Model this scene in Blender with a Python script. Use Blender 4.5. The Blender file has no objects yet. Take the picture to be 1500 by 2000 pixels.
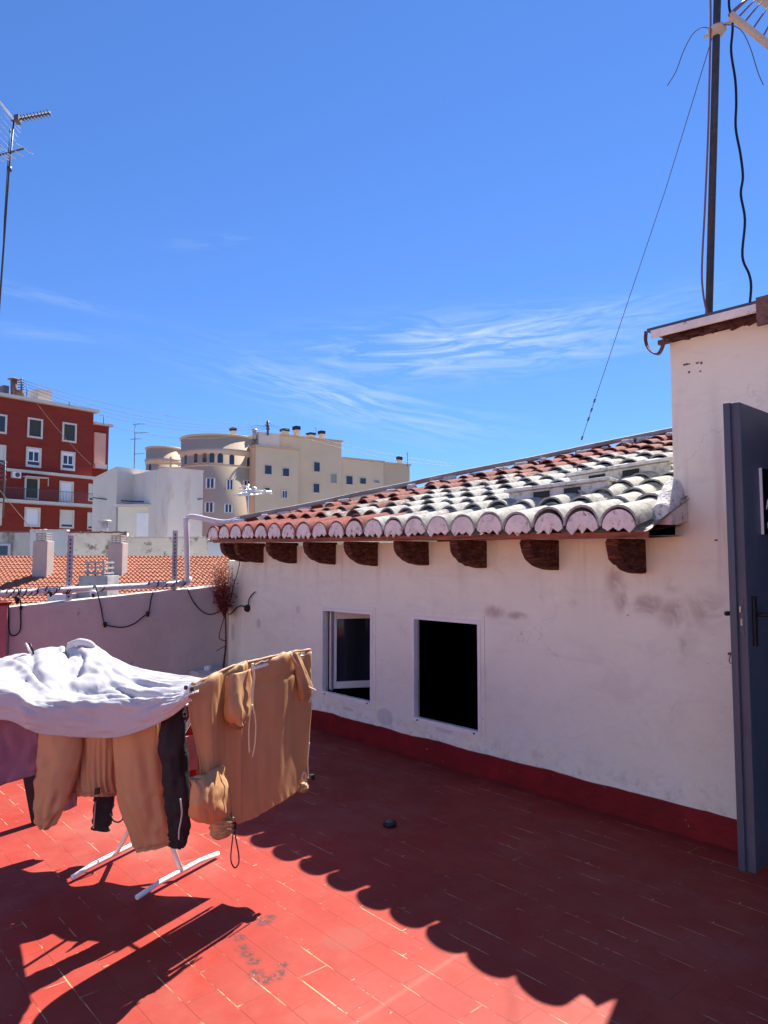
import bpy, math, random
from mathutils import Vector, noise
random.seed(7)
S = bpy.context.scene
COL = S.collection
rad = math.radians
# ------------------------------------------------------------------ camera
FPX = 1400.0; YAW = rad(48.5); PITCH = rad(4.0); EYE = Vector((0, 0, 1.45))
cd = bpy.data.cameras.new("camera"); cam = bpy.data.objects.new("camera", cd); COL.objects.link(cam)
cam.location = EYE; cam.rotation_euler = (rad(90) + PITCH, 0, YAW)
cd.sensor_fit = 'VERTICAL'; cd.sensor_height = 36; cd.lens = 36 * FPX / 2000
cd.clip_start = 0.05; cd.clip_end = 3000
S.camera = cam
S.render.resolution_x = 768; S.render.resolution_y = 1024
S.view_settings.view_transform = 'Standard'; S.view_settings.look = 'None'
S.view_settings.exposure = 1.3; S.view_settings.gamma = 1
# ------------------------------------------------------------------ sun, sky
SUN = Vector((-0.265, 0.787, 1.0)).normalized()
sl = bpy.data.lights.new("sun", 'SUN'); sl.energy = 5.0; sl.angle = rad(0.53); sl.color = (1, 0.95, 0.88)
so = bpy.data.objects.new("sun", sl); COL.objects.link(so)
so.rotation_euler = SUN.to_track_quat('Z', 'Y').to_euler(); so.location = (0, 0, 30)
W = bpy.data.worlds.new("World"); S.world = W; W.use_nodes = True
wn = W.node_tree.nodes; wl = W.node_tree.links; wn.clear()
def WN(t, **k):
    n = wn.new(t)
    for a, b in k.items(): setattr(n, a, b)
    return n
out = WN('ShaderNodeOutputWorld'); bg = WN('ShaderNodeBackground'); bg.inputs[1].default_value = 0.078
sky = WN('ShaderNodeTexSky', sky_type='NISHITA'); sky.sun_disc = False
sky.sun_elevation = math.asin(SUN.z); sky.sun_rotation = math.atan2(SUN.x, SUN.y)
sky.altitude = 700; sky.air_density = 1.0; sky.dust_density = 0.0; sky.ozone_density = 3.0
hs = WN('ShaderNodeHueSaturation'); hs.inputs['Saturation'].default_value = 1.0; hs.inputs['Hue'].default_value = 0.5
tnt = WN('ShaderNodeMixRGB', blend_type='MULTIPLY'); tnt.inputs[0].default_value = 1; tnt.inputs[2].default_value = (0.46, 0.755, 1.29, 1)
gm0 = WN('ShaderNodeGamma'); gm0.inputs[1].default_value = 0.8; wl.new(sky.outputs[0], gm0.inputs[0]); wl.new(gm0.outputs[0], tnt.inputs[1]); wl.new(tnt.outputs[0], hs.inputs['Color'])
# thin cirrus, laid out by compass direction and elevation
tc = WN('ShaderNodeTexCoord'); sp = WN('ShaderNodeSeparateXYZ')
mp = WN('ShaderNodeMapping'); mp.vector_type = 'POINT'; mp.inputs['Rotation'].default_value = (0, 0, -YAW - rad(90))
wl.new(tc.outputs['Generated'], mp.inputs[0]); wl.new(mp.outputs[0], sp.inputs[0])   # x=forward is  mapped below
def M(op, a, b=None, c=None, nodes=wn, links=wl):
    n = nodes.new('ShaderNodeMath'); n.operation = op
    for i, v in enumerate((a, b, c)):
        if v is None: continue
        if isinstance(v, (int, float)): n.inputs[i].default_value = v
        else: links.new(v, n.inputs[i])
    return n.outputs[0]
az = M('ARCTAN2', sp.outputs[1], sp.outputs[0]); el = M('ARCSINE', sp.outputs[2])
def streak(a0, e0, slope, wa, we, seed, amt, sc=1.0):
    da = M('SUBTRACT', az, a0); de = M('SUBTRACT', el, e0)
    t = M('ADD', de, M('MULTIPLY', da, slope))
    ga = M('POWER', 2.718, M('MULTIPLY', M('POWER', M('DIVIDE', M('ABSOLUTE', da), wa), 2.0), -1.0))
    ge = M('POWER', 2.718, M('MULTIPLY', M('POWER', M('DIVIDE', M('ABSOLUTE', t), we), 2.0), -1.0))
    cb = WN('ShaderNodeCombineXYZ'); wl.new(M('MULTIPLY', da, 9.0 * sc), cb.inputs[0]); wl.new(M('MULTIPLY', t, 70.0 * sc), cb.inputs[1]); cb.inputs[2].default_value = seed
    nz = WN('ShaderNodeTexNoise'); nz.inputs['Scale'].default_value = 1.0; nz.inputs['Detail'].default_value = 9; nz.inputs['Roughness'].default_value = 0.62; nz.inputs['Distortion'].default_value = 0.9
    wl.new(cb.outputs[0], nz.inputs['Vector'])
    cr = WN('ShaderNodeMapRange'); cr.inputs[1].default_value = 0.42; cr.inputs[2].default_value = 0.85; wl.new(nz.outputs[0], cr.inputs[0])
    return M('MULTIPLY', M('MULTIPLY', M('MULTIPLY', ga, ge), cr.outputs[0]), amt)
tot = streak(-0.13, 0.295, 0.03, 0.20, 0.034, 1.3, 1.5)
tot = M('ADD', tot, streak(0.05, 0.225, -0.22, 0.17, 0.030, 4.1, 1.0))
tot = M('ADD', tot, streak(-0.27, 0.318, 0.12, 0.12, 0.018, 9.7, 0.8))
tot = M('ADD', tot, streak(0.47, 0.33, -0.1, 0.09, 0.006, 6.2, 0.6))
tot = M('ADD', tot, streak(0.46, 0.285, 0.03, 0.08, 0.009, 2.2, 0.4))
tot = M('ADD', tot, streak(0.24, 0.42, 0.15, 0.05, 0.008, 12.2, 0.3))
tot = M('MINIMUM', tot, 0.8)
mx = WN('ShaderNodeMixRGB'); wl.new(tot, mx.inputs[0]); wl.new(hs.outputs[0], mx.inputs[1]); mx.inputs[2].default_value = (3.6, 4.4, 5.4, 1)
wl.new(mx.outputs[0], bg.inputs[0]); wl.new(bg.outputs[0], out.inputs[0])

# ------------------------------------------------------------------ from picture measures to metres
cp, sn_ = math.cos(PITCH), math.sin(PITCH)
F3 = Vector((-math.sin(YAW) * cp, math.cos(YAW) * cp, sn_)); R3 = Vector((math.cos(YAW), math.sin(YAW), 0)); U3 = R3.cross(F3)
F2 = Vector((-math.sin(YAW), math.cos(YAW), 0))
def ray(x, y): return F3 + R3 * ((x - 750) / FPX) - U3 * ((y - 1000) / FPX)
def at(x, y, ax, v):
    d = ray(x, y); return EYE + d * ((v - EYE[ax]) / d[ax])
def P3(x, y, Z):
    d = ray(x, y); return EYE + d * (Z / d.dot(F2))

# ------------------------------------------------------------------ materials
def nodes_of(name):
    m = bpy.data.materials.new(name); m.use_nodes = True
    return m, m.node_tree.nodes, m.node_tree.links, m.node_tree.nodes['Principled BSDF']
def mat(name, col, rough=0.8, var=0.15, scale=6.0, bump=0.1, bscale=40.0, metal=0.0, col2=None, stain=None, transl=0.0, stretch=(1, 1, 1), spec=0.3, world=False):
    m, n, l, b = nodes_of(name)
    b.inputs['Roughness'].default_value = rough; b.inputs['Metallic'].default_value = metal
    b.inputs['Specular IOR Level'].default_value = spec
    tc = n.new('ShaderNodeTexCoord'); geo = n.new('ShaderNodeNewGeometry'); mp = n.new('ShaderNodeMapping'); mp.inputs['Scale'].default_value = stretch
    l.new(geo.outputs['Position'] if world else tc.outputs['Object'], mp.inputs[0])
    nz = n.new('ShaderNodeTexNoise'); nz.inputs['Scale'].default_value = scale; nz.inputs['Detail'].default_value = 8; nz.inputs['Roughness'].default_value = 0.6
    l.new(mp.outputs[0], nz.inputs['Vector'])
    rp = n.new('ShaderNodeValToRGB'); rp.color_ramp.elements[0].position = 0.3; rp.color_ramp.elements[1].position = 0.7
    c2 = col2 or tuple(min(1, c * (1 + var)) for c in col)
    rp.color_ramp.elements[0].color = tuple(c * (1 - var) for c in col) + (1,); rp.color_ramp.elements[1].color = tuple(c2) + (1,)
    l.new(nz.outputs[0], rp.inputs[0]); last = rp.outputs[0]
    if stain:
        sc, ssc, lo, hi = stain
        n2 = n.new('ShaderNodeTexNoise'); n2.inputs['Scale'].default_value = ssc; n2.inputs['Detail'].default_value = 10; n2.inputs['Roughness'].default_value = 0.7; l.new(mp.outputs[0], n2.inputs['Vector'])
        mr = n.new('ShaderNodeMapRange'); mr.inputs[1].default_value = lo; mr.inputs[2].default_value = hi; l.new(n2.outputs[0], mr.inputs[0])
        mx = n.new('ShaderNodeMixRGB'); l.new(mr.outputs[0], mx.inputs[0]); l.new(last, mx.inputs[1]); mx.inputs[2].default_value = tuple(sc) + (1,); last = mx.outputs[0]
    l.new(last, b.inputs['Base Color'])
    if bump:
        n3 = n.new('ShaderNodeTexNoise'); n3.inputs['Scale'].default_value = bscale; n3.inputs['Detail'].default_value = 6; l.new(mp.outputs[0], n3.inputs['Vector'])
        bp = n.new('ShaderNodeBump'); bp.inputs['Strength'].default_value = bump; bp.inputs['Distance'].default_value = 0.02
        l.new(n3.outputs[0], bp.inputs['Height']); l.new(bp.outputs[0], b.inputs['Normal'])
    if transl:
        t = n.new('ShaderNodeBsdfTranslucent'); l.new(last, t.inputs[0]); ms = n.new('ShaderNodeMixShader'); ms.inputs[0].default_value = transl
        o = n['Material Output']; l.new(b.outputs[0], ms.inputs[1]); l.new(t.outputs[0], ms.inputs[2]); l.new(ms.outputs[0], o.inputs[0])
    return m
class NT:
    """small helper for longer node graphs"""
    def __init__(s, name):
        s.m, s.n, s.l, s.b = nodes_of(name)
        s.geo = s.n.new('ShaderNodeNewGeometry'); s.pos = s.geo.outputs['Position']
        sx = s.n.new('ShaderNodeSeparateXYZ'); s.l.new(s.pos, sx.inputs[0]); s.x, s.y, s.z = sx.outputs
    def M(s, op, a, b=None, c=None): return M(op, a, b, c, s.n, s.l)
    def noise(s, scale, detail=8, rough=0.6, vec=None, dist=0.0, stretch=None):
        v = vec or s.pos
        if stretch:
            mp = s.n.new('ShaderNodeMapping'); mp.inputs['Scale'].default_value = stretch; s.l.new(v, mp.inputs[0]); v = mp.outputs[0]
        q = s.n.new('ShaderNodeTexNoise'); q.inputs['Scale'].default_value = scale; q.inputs['Detail'].default_value = detail; q.inputs['Roughness'].default_value = rough; q.inputs['Distortion'].default_value = dist
        s.l.new(v, q.inputs['Vector']); return q.outputs[0]
    def rng(s, v, a, b, c=0.0, d=1.0):
        q = s.n.new('ShaderNodeMapRange'); q.interpolation_type = 'SMOOTHSTEP'; s.l.new(v, q.inputs[0])
        for i, w in enumerate((a, b, c, d)): q.inputs[i + 1].default_value = w
        return q.outputs[0]
    def mix(s, f, a, b):
        q = s.n.new('ShaderNodeMixRGB')
        for i, v in enumerate((f, a, b)):
            if isinstance(v, (int, float)): q.inputs[i].default_value = v
            elif isinstance(v, tuple): q.inputs[i].default_value = tuple(v) + (1,)
            else: s.l.new(v, q.inputs[i])
        return q.outputs[0]
    def blob(s, px, py, r, axes='xy', el=1.0):
        a = s.M('SUBTRACT', getattr(s, axes[0]), px); b = s.M('MULTIPLY', s.M('SUBTRACT', getattr(s, axes[1]), py), el)
        d = s.M('SQRT', s.M('ADD', s.M('MULTIPLY', a, a), s.M('MULTIPLY', b, b)))
        return s.M('MAXIMUM', s.M('SUBTRACT', 1.0, s.M('DIVIDE', d, r)), 0.0)
    def bump(s, h, st=0.3, dist=0.02):
        q = s.n.new('ShaderNodeBump'); q.inputs['Strength'].default_value = st; q.inputs['Distance'].default_value = dist; s.l.new(h, q.inputs['Height']); s.l.new(q.outputs[0], s.b.inputs['Normal'])
    def base(s, c, rough=0.8, spec=0.3):
        s.l.new(c, s.b.inputs['Base Color'])
        if isinstance(rough, (int, float)): s.b.inputs['Roughness'].default_value = rough
        else: s.l.new(rough, s.b.inputs['Roughness'])
        s.b.inputs['Specular IOR Level'].default_value = spec

# --- terrace floor: red painted brick-size tiles
def floor_material():
    t = NT('red_painted_tiles')
    br = t.n.new('ShaderNodeTexBrick'); br.offset = 0.5; br.inputs['Scale'].default_value = 1.0
    br.inputs['Brick Width'].default_value = 0.262; br.inputs['Row Height'].default_value = 0.1222; br.inputs['Mortar Size'].default_value = 0.0030; br.inputs['Mortar Smooth'].default_value = 0.3
    br.inputs['Color1'].default_value = (0, 0, 0, 1); br.inputs['Color2'].default_value = (1, 1, 1, 1); br.inputs['Mortar'].default_value = (0.5, 0.5, 0.5, 1)
    mp = t.n.new('ShaderNodeMapping'); mp.inputs['Location'].default_value = (0.05, -1.147 + 0.1222 * 10, 0)
    nv = t.n.new('ShaderNodeTexNoise'); nv.inputs['Scale'].default_value = 3.0; t.l.new(t.pos, nv.inputs['Vector'])
    av = t.n.new('ShaderNodeVectorMath'); av.operation = 'MULTIPLY_ADD'; t.l.new(nv.outputs['Color'], av.inputs[0]); av.inputs[1].default_value = (0.012, 0.012, 0); t.l.new(t.pos, av.inputs[2])
    t.l.new(av.outputs[0], mp.inputs[0]); t.l.new(mp.outputs[0], br.inputs['Vector'])
    joint = br.outputs['Fac']
    # which joints still show their pale filling: long ones in patches
    fr = t.M('FRACT', t.M('DIVIDE', t.M('ADD', t.y, -1.147 + 1.222 - 0.005), 0.1222))
    longj = t.M('MAXIMUM', t.M('LESS_THAN', fr, 0.10), t.M('GREATER_THAN', fr, 0.90))
    patch = t.rng(t.noise(6.5, 4, 0.6, stretch=(0.6, 1.9, 1)), 0.50, 0.60)
    fine = t.rng(t.noise(26, 5, 0.7), 0.36, 0.52)
    pale = t.M('MULTIPLY', t.M('MULTIPLY', t.M('MULTIPLY', joint, longj), patch), fine)
    pale2 = t.M('MULTIPLY', t.M('MULTIPLY', joint, t.rng(t.noise(4.0, 3, 0.5), 0.60, 0.68)), 0.5)
    pale = t.M('MINIMUM', t.M('ADD', pale, pale2), 1.0)
    c = t.mix(t.rng(t.noise(2.2, 8, 0.65), 0.3, 0.72), (0.290, 0.031, 0.019), (0.345, 0.047, 0.030))
    sep = t.n.new('ShaderNodeSeparateColor'); t.l.new(br.outputs['Color'], sep.inputs[0])
    c = t.mix(t.M('MULTIPLY', sep.outputs[0], 0.45), c, (0.255, 0.043, 0.034))
    # worn, dusty patches
    c = t.mix(t.M('MULTIPLY', t.rng(t.noise(1.3, 10, 0.7), 0.48, 0.70), 0.50), c, (0.31, 0.10, 0.075))
    c = t.mix(t.M('MULTIPLY', t.rng(t.noise(9, 10, 0.75), 0.60, 0.75), 0.35), c, (0.18, 0.03, 0.024))
    c = t.mix(t.M('MULTIPLY', joint, 0.40), c, (0.17, 0.024, 0.02))
    c = t.mix(pale, c, (0.55, 0.33, 0.19))
    # ring-shaped dusty mark and the black scuffs
    def pt(x, y):
        p = at(x, y, 2, 0); return p.x, p.y
    x, y = pt(672, 1832); rb = t.blob(x, y, 0.11)
    ring = t.M('MULTIPLY', t.rng(rb, 0.12, 0.3), t.M('MULTIPLY', t.noise(14, 5), 0.75)); c = t.mix(ring, c, (0.24, 0.07, 0.05))
    x, y = pt(250, 1600); c = t.mix(t.M('MULTIPLY', t.rng(t.blob(x, y, 0.45), 0.1, 0.7), t.M('MULTIPLY', t.noise(7, 6), 0.9)), c, (0.33, 0.12, 0.085))
    x, y = pt(310, 1650); c = t.mix(t.M('MULTIPLY', t.rng(t.blob(x, y, 0.3), 0.1, 0.7), t.M('MULTIPLY', t.noise(11, 6), 0.9)), c, (0.33, 0.13, 0.095))
    sm = None
    for (qx, qy, r) in ((515, 1800, .05), (528, 1792, .035), (468, 1832, .035), (474, 1852, .04), (482, 1864, .035), (495, 1877, .04), (500, 1903, .045), (515, 1915, .04), (540, 1908, .04), (552, 1885, .03), (548, 1900, .03)):
        x, y = pt(qx, qy); q = t.blob(x, y, r); sm = q if sm is None else t.M('MAXIMUM', sm, q)
    smf = t.M('MULTIPLY', t.rng(sm, 0.0, 0.6), t.rng(t.noise(55, 8, 0.75), 0.40, 0.58)); c = t.mix(t.M('MULTIPLY', smf, 0.9), c, (0.05, 0.035, 0.035))
    # paler wiped line across
    x0, y0 = pt(745, 1965); x1, y1 = pt(890, 1868)
    dx, dy = x1 - x0, y1 - y0; L = math.hypot(dx, dy); nx, ny = -dy / L, dx / L
    dist = t.M('ABSOLUTE', t.M('ADD', t.M('MULTIPLY', t.M('SUBTRACT', t.x, x0), nx), t.M('MULTIPLY', t.M('SUBTRACT', t.y, y0), ny)))
    along = t.M('ADD', t.M('MULTIPLY', t.M('SUBTRACT', t.x, x0), dx / L), t.M('MULTIPLY', t.M('SUBTRACT', t.y, y0), dy / L))
    msk = t.M('MULTIPLY', t.M('MULTIPLY', t.M('LESS_THAN', t.M('ABSOLUTE', t.M('SUBTRACT', along, L / 2 - .1)), L * 0.9), t.rng(dist, 0.018, 0.0)), t.noise(12, 5))
    c = t.mix(t.M('MULTIPLY', msk, 0.6), c, (0.38, 0.14, 0.11))
    # paint flecks
    c = t.mix(t.rng(t.noise(38, 2, 0.5), 0.73, 0.76), c, (0.34, 0.2, 0.16))
    t.base(c, t.rng(t.noise(5, 6), 0.3, 0.7, 0.45, 0.65), 0.16)
    h = t.M('ADD', t.M('MULTIPLY', joint, -0.5), t.M('ADD', t.M('MULTIPLY', t.noise(3.5, 4), 1.0), t.M('MULTIPLY', t.noise(50, 5), 0.12)))
    t.bump(h, 0.35, 0.008)
    return t.m
# --- whitewashed house wall with damp marks
def wall_material():
    t = NT('whitewashed_plaster')
    c = t.mix(t.rng(t.noise(1.6, 8, 0.6), 0.3, 0.7), (0.87, 0.86, 0.67), (0.93, 0.93, 0.73))
    c = t.mix(t.M('MULTIPLY', t.rng(t.noise(5, 8, 0.6), 0.50, 0.75), 0.35), c, (0.74, 0.69, 0.58))
    low = t.M('MULTIPLY', t.rng(t.z, 0.55, 0.15), t.rng(t.noise(4, 6), 0.3, 0.6)); c = t.mix(t.M('MULTIPLY', low, 0.5), c, (0.82, 0.86, 0.84))
    up = t.rng(t.z, 1.0, 1.9); c = t.mix(t.M('MULTIPLY', up, 0.55), c, (0.87, 0.81, 0.60))
    # damp patches (Y=3.8 plane, so x,z)
    def q(px, py): p = at(px, py, 1, 3.8); return p.x, p.z
    acc = None
    for (px, py, r, e, k) in ((965, 1195, .13, 2.2, .9), (1010, 1203, .12, 3.0, .9), (1200, 1130, .09, .5, .7), (1215, 1170, .09, .6, .7), (1265, 1180, .14, 1.5, .9), (1320, 1200, .16, 1.4, .9), (1380, 1190, .20, 1.5, .7), (1310, 1140, .10, 1, .5), (1335, 1260, .12, .8, .5), (1420, 1200, .12, 2, .8), (1120, 1180, .05, 1, .5), (1060, 1165, .05, 1, .4)):
        x, z = q(px, py); b = t.M('MULTIPLY', t.blob(x, z, r, 'xz', e), k); acc = b if acc is None else t.M('MAXIMUM', acc, b)
    d = t.M('MULTIPLY', t.rng(acc, 0.0, 0.7), t.rng(t.noise(5.5, 10, 0.62, dist=0.6), 0.36, 0.60))
    c = t.mix(t.M('MULTIPLY', d, 0.80), c, (0.50, 0.40, 0.31))
    drip = t.M('MULTIPLY', t.M('MULTIPLY', t.rng(t.noise(3.2, 5, 0.6, stretch=(2.2, 1, 0.18)), 0.50, 0.68), t.rng(t.z, 1.05, 1.55)), t.rng(t.z, 2.6, 1.9)); c = t.mix(t.M('MULTIPLY', drip, 0.38), c, (0.56, 0.46, 0.36))
    spl = t.M('MULTIPLY', t.rng(t.z, 0.34, 0.15), t.rng(t.noise(16, 8, 0.75), 0.46, 0.66)); c = t.mix(t.M('MULTIPLY', spl, 0.45), c, (0.50, 0.36, 0.30))
    trow = t.rng(t.noise(2.4, 9, 0.72, stretch=(0.8, 1, 2.2), dist=0.8), 0.50, 0.62); c = t.mix(t.M('MULTIPLY', trow, 0.22), c, (0.72, 0.64, 0.55))
    # grey repair patches
    acc = None
    for (px, py, r, e) in ((752, 1400, .13, 1.3), (505, 1217, .05, .7), (455, 1235, .05, .4), (582, 1190, .05, 1), (870, 1425, .13, 3.5), (680, 1385, .10, 4)):
        x, z = q(px, py); b = t.blob(x, z, r, 'xz', e); acc = b if acc is None else t.M('MAXIMUM', acc, b)
    c = t.mix(t.M('MULTIPLY', t.rng(t.M('ADD', acc, t.M('MULTIPLY', t.M('SUBTRACT', t.noise(12, 5), 0.5), 0.5)), 0.25, 0.4), 0.5), c, (0.52, 0.48, 0.49))
    # hairline cracks
    vo = t.n.new('ShaderNodeTexVoronoi'); vo.feature = 'DISTANCE_TO_EDGE'; vo.inputs['Scale'].default_value = 1.3
    nv = t.n.new('ShaderNodeTexNoise'); nv.inputs['Scale'].default_value = 4; nv.inputs['Detail'].default_value = 6; t.l.new(t.pos, nv.inputs['Vector'])
    av = t.n.new('ShaderNodeVectorMath'); av.operation = 'MULTIPLY_ADD'; t.l.new(nv.outputs['Color'], av.inputs[0]); av.inputs[1].default_value = (0.4, 0.4, 0.4); t.l.new(t.pos, av.inputs[2]); t.l.new(av.outputs[0], vo.inputs['Vector'])
    crack = t.M('MULTIPLY', t.rng(vo.outputs['Distance'], 0.006, 0.0), t.rng(t.noise(1.1, 3), 0.5, 0.6)); c = t.mix(t.M('MULTIPLY', crack, 0.22), c, (0.46, 0.38, 0.34))
    c = t.mix(t.rng(t.noise(30, 2, 0.5), 0.74, 0.77), c, (0.45, 0.38, 0.36))
    t.base(c, 0.9, 0.15)
    t.bump(t.M('ADD', t.M('MULTIPLY', t.noise(2.2, 4), 1.6), t.M('ADD', t.M('MULTIPLY', t.noise(14, 6), 0.35), t.M('MULTIPLY', t.noise(90, 3), 0.06))), 0.45, 0.03)
    return t.m
# --- clay tiles: red near the hip, whitewash lower right, lichen between
def tile_material():
    t = NT('old_clay_tiles')
    at_ = t.n.new('ShaderNodeAttribute'); at_.attribute_name = 'tint'; sp = t.n.new('ShaderNodeSeparateColor'); t.l.new(at_.outputs['Color'], sp.inputs[0]); r1, r2, r3 = sp.outputs
    c = t.mix(r1, (0.27, 0.042, 0.03), (0.23, 0.07, 0.045))
    c = t.mix(t.rng(t.noise(14, 8, 0.7), 0.35, 0.7), c, (0.31, 0.08, 0.055))
    # whitewash mask: distance from the hip line and from the eave corner
    hipd = t.M('SUBTRACT', t.M('ADD', t.x, 6.45), t.M('SUBTRACT', t.y, 3.4))      # 0 on the hip
    m = t.M('ADD', t.M('MULTIPLY', hipd, 0.62), t.M('MULTIPLY', t.M('SUBTRACT', t.noise(2.6, 8, 0.7), 0.5), 1.7))
    m = t.M('ADD', m, t.M('MULTIPLY', t.M('SUBTRACT', r2, 0.5), 0.45))
    row0 = t.rng(t.y, 3.78, 3.70); right = t.rng(t.x, -3.0, -2.55)
    m = t.M('SUBTRACT', m, t.M('MULTIPLY', t.M('MULTIPLY', row0, t.M('SUBTRACT', 1.0, right)), 0.75))
    m = t.M('ADD', m, t.M('MULTIPLY', t.M('MULTIPLY', row0, right), 1.0))
    white = t.rng(m, 0.62, 0.85)
    wc = t.mix(t.rng(t.noise(9, 8, 0.7), 0.3, 0.65), (0.33, 0.31, 0.27), (0.50, 0.48, 0.43))
    c = t.mix(white, c, wc)
    lic = t.rng(t.noise(22, 10, 0.8), 0.47, 0.60); band = t.rng(t.M('ABSOLUTE', t.M('SUBTRACT', m, 0.6)), 0.55, 0.1)
    spk = t.rng(t.noise(70, 6, 0.8), 0.50, 0.62); c = t.mix(t.M('MULTIPLY', spk, 0.40), c, (0.17, 0.135, 0.11))
    c = t.mix(t.M('MULTIPLY', lic, t.M('ADD', 0.34, t.M('MULTIPLY', band, 0.55))), c, (0.08, 0.065, 0.055))
    c = t.mix(t.M('MULTIPLY', t.rng(t.noise(33, 8, 0.8), 0.52, 0.62), t.M('MULTIPLY', band, 0.7)), c, (0.27, 0.25, 0.19))
    # inside and end rim of each tile are mixed towards a duller tone
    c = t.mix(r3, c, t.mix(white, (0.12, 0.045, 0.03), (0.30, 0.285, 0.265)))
    t.base(c, 0.9, 0.2)
    t.bump(t.M('ADD', t.M('MULTIPLY', t.noise(12, 6), 0.7), t.M('MULTIPLY', t.noise(60, 8, 0.7), 0.5)), 0.6, 0.012)
    return t.m

M_floor = floor_material(); M_wall = wall_material(); M_tile = tile_material()
M_base = mat('dark_red_skirting_paint', (0.20, 0.008, 0.011), 0.6, 0.25, 5, 0.25, 30, stain=((0.50, 0.3, 0.28), 18, 0.66, 0.70))
M_mortar = mat('whitewashed_mortar', (0.82, 0.74, 0.62), 0.9, 0.15, 14, 0.5, 60, stain=((0.25, 0.15, 0.12), 22, 0.56, 0.66))
M_mortarw = mat('whitewashed_cement', (0.66, 0.62, 0.58), 0.9, 0.2, 9, 0.5, 50, stain=((0.28, 0.26, 0.24), 15, 0.52, 0.68))
M_wood = mat('weathered_orange_wood', (0.33, 0.10, 0.045), 0.7, 0.35, 12, 0.4, 60, stretch=(0.3, 3, 6), stain=((0.09, 0.03, 0.02), 9, 0.5, 0.62))
M_raft = mat('dark_carved_timber', (0.085, 0.027, 0.017), 0.85, 0.55, 9, 1.0, 22, stretch=(1, 1.6, 5), stain=((0.22, 0.075, 0.035), 12, 0.50, 0.60))
M_frame = mat('white_painted_window_metal', (0.90, 0.88, 0.80), 0.45, 0.05, 8, 0.05)
M_dark = mat('room_shade_black', (0.003, 0.003, 0.0035), 0.95, 0.2, 3, 0, spec=0.0)  # shade of the rooms put into a near-black colour
M_black = mat('black_plastic', (0.015, 0.015, 0.018), 0.45, 0.2, 20, 0.1)
M_pipe = mat('grey_white_pipe', (0.62, 0.58, 0.57), 0.6, 0.12, 9, 0.2, 50, stain=((0.3, 0.27, 0.25), 16, 0.58, 0.7))
M_galv = mat('galvanised_steel', (0.50, 0.45, 0.46), 0.5, 0.2, 18, 0.15, 60, metal=0.3)
M_parapet = mat('mauve_grey_plaster', (0.56, 0.48, 0.42), 0.9, 0.1, 2.5, 0.5, 12, stain=((0.36, 0.29, 0.30), 5, 0.63, 0.68), world=True)
M_redwall = mat('faded_red_plaster', (0.38, 0.14, 0.15), 0.9, 0.15, 3, 0.4, 14)
M_cable = mat('black_cable', (0.012, 0.010, 0.012), 0.5, 0.1, 20, 0)
M_door = mat('dark_blue_painted_steel', (0.050, 0.066, 0.092), 0.5, 0.18, 2.2, 0.15, 14, spec=0.5, stretch=(1, 1, .5), stain=((0.11, 0.12, 0.14), 9, 0.62, 0.70))
M_dooredge = mat('grey_blue_painted_steel', (0.078, 0.088, 0.112), 0.5, 0.15, 4, 0.1, 30)
M_metal = mat('worn_lock_metal', (0.28, 0.25, 0.22), 0.35, 0.3, 30, 0.1, metal=0.8)
M_sign = mat('black_sign_plastic', (0.004, 0.005, 0.007), 0.4, 0.1, 8, 0, spec=0.1)
M_white = mat('white_paint', (0.80, 0.80, 0.80), 0.5, 0.05, 9, 0.05)
M_letters = mat('white_lettering', (0.85, 0.85, 0.85), 0.5, 0.02, 9, 0)
M_shirt = mat('white_cotton', (0.60, 0.58, 0.61), 0.85, 0.03, 20, 0.03, 90, transl=0.3)
M_tan = mat('tan_nylon', (0.49, 0.265, 0.118), 0.6, 0.08, 4, 0.04, 60, transl=0.05, spec=0.3)
M_tan2 = mat('sunlit_tan_nylon', (0.50, 0.285, 0.14), 0.55, 0.08, 4, 0.05, 60, transl=0.20, spec=0.35)  # lighter copy of tan_nylon, sunlit look put into the colour
M_jacket = mat('pale_tan_nylon', (0.67, 0.39, 0.215), 0.6, 0.06, 4, 0.04, 60, transl=0.32, spec=0.3)
M_pocket = mat('olive_tan_lining', (0.24, 0.15, 0.09), 0.7, 0.08, 6, 0.15, 90)
M_cream = mat('cream_cord', (0.72, 0.60, 0.42), 0.8, 0.05, 9, 0)
M_leg = mat('black_jersey', (0.020, 0.018, 0.024), 0.75, 0.2, 20, 0.2, 120)
M_purple = mat('mauve_jersey', (0.27, 0.12, 0.19), 0.85, 0.1, 8, 0.2, 140, transl=0.15)
M_red = mat('crimson_cotton', (0.32, 0.008, 0.018), 0.85, 0.1, 8, 0.1, transl=0.1)
M_pink = mat('pale_pink_cotton', (0.62, 0.36, 0.42), 0.85, 0.1, 8, 0.1, transl=0.15)
M_mast = mat('dark_grey_mast_paint', (0.045, 0.045, 0.055), 0.5, 0.3, 22, 0.15, 60, stain=((0.2, 0.17, 0.15), 14, 0.66, 0.7))
M_fascia = mat('peeling_cream_board', (0.88, 0.84, 0.70), 0.8, 0.15, 8, 0.4, 40, stain=((0.16, 0.13, 0.10), 13, 0.60, 0.66))
M_rust = mat('rusty_iron', (0.20, 0.11, 0.09), 0.85, 0.4, 30, 0.5, 80)
M_browncable = mat('brown_cable', (0.23, 0.11, 0.11), 0.6, 0.1, 10, 0)
M_alu = mat('aluminium_tube', (0.72, 0.72, 0.74), 0.35, 0.05, 10, 0, metal=0.4)
M_darkalu = mat('dark_aluminium', (0.10, 0.09, 0.10), 0.5, 0.2, 10, 0)
M_beam = mat('beige_painted_bar', (0.55, 0.47, 0.36), 0.6, 0.1, 10, 0.1)

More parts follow.
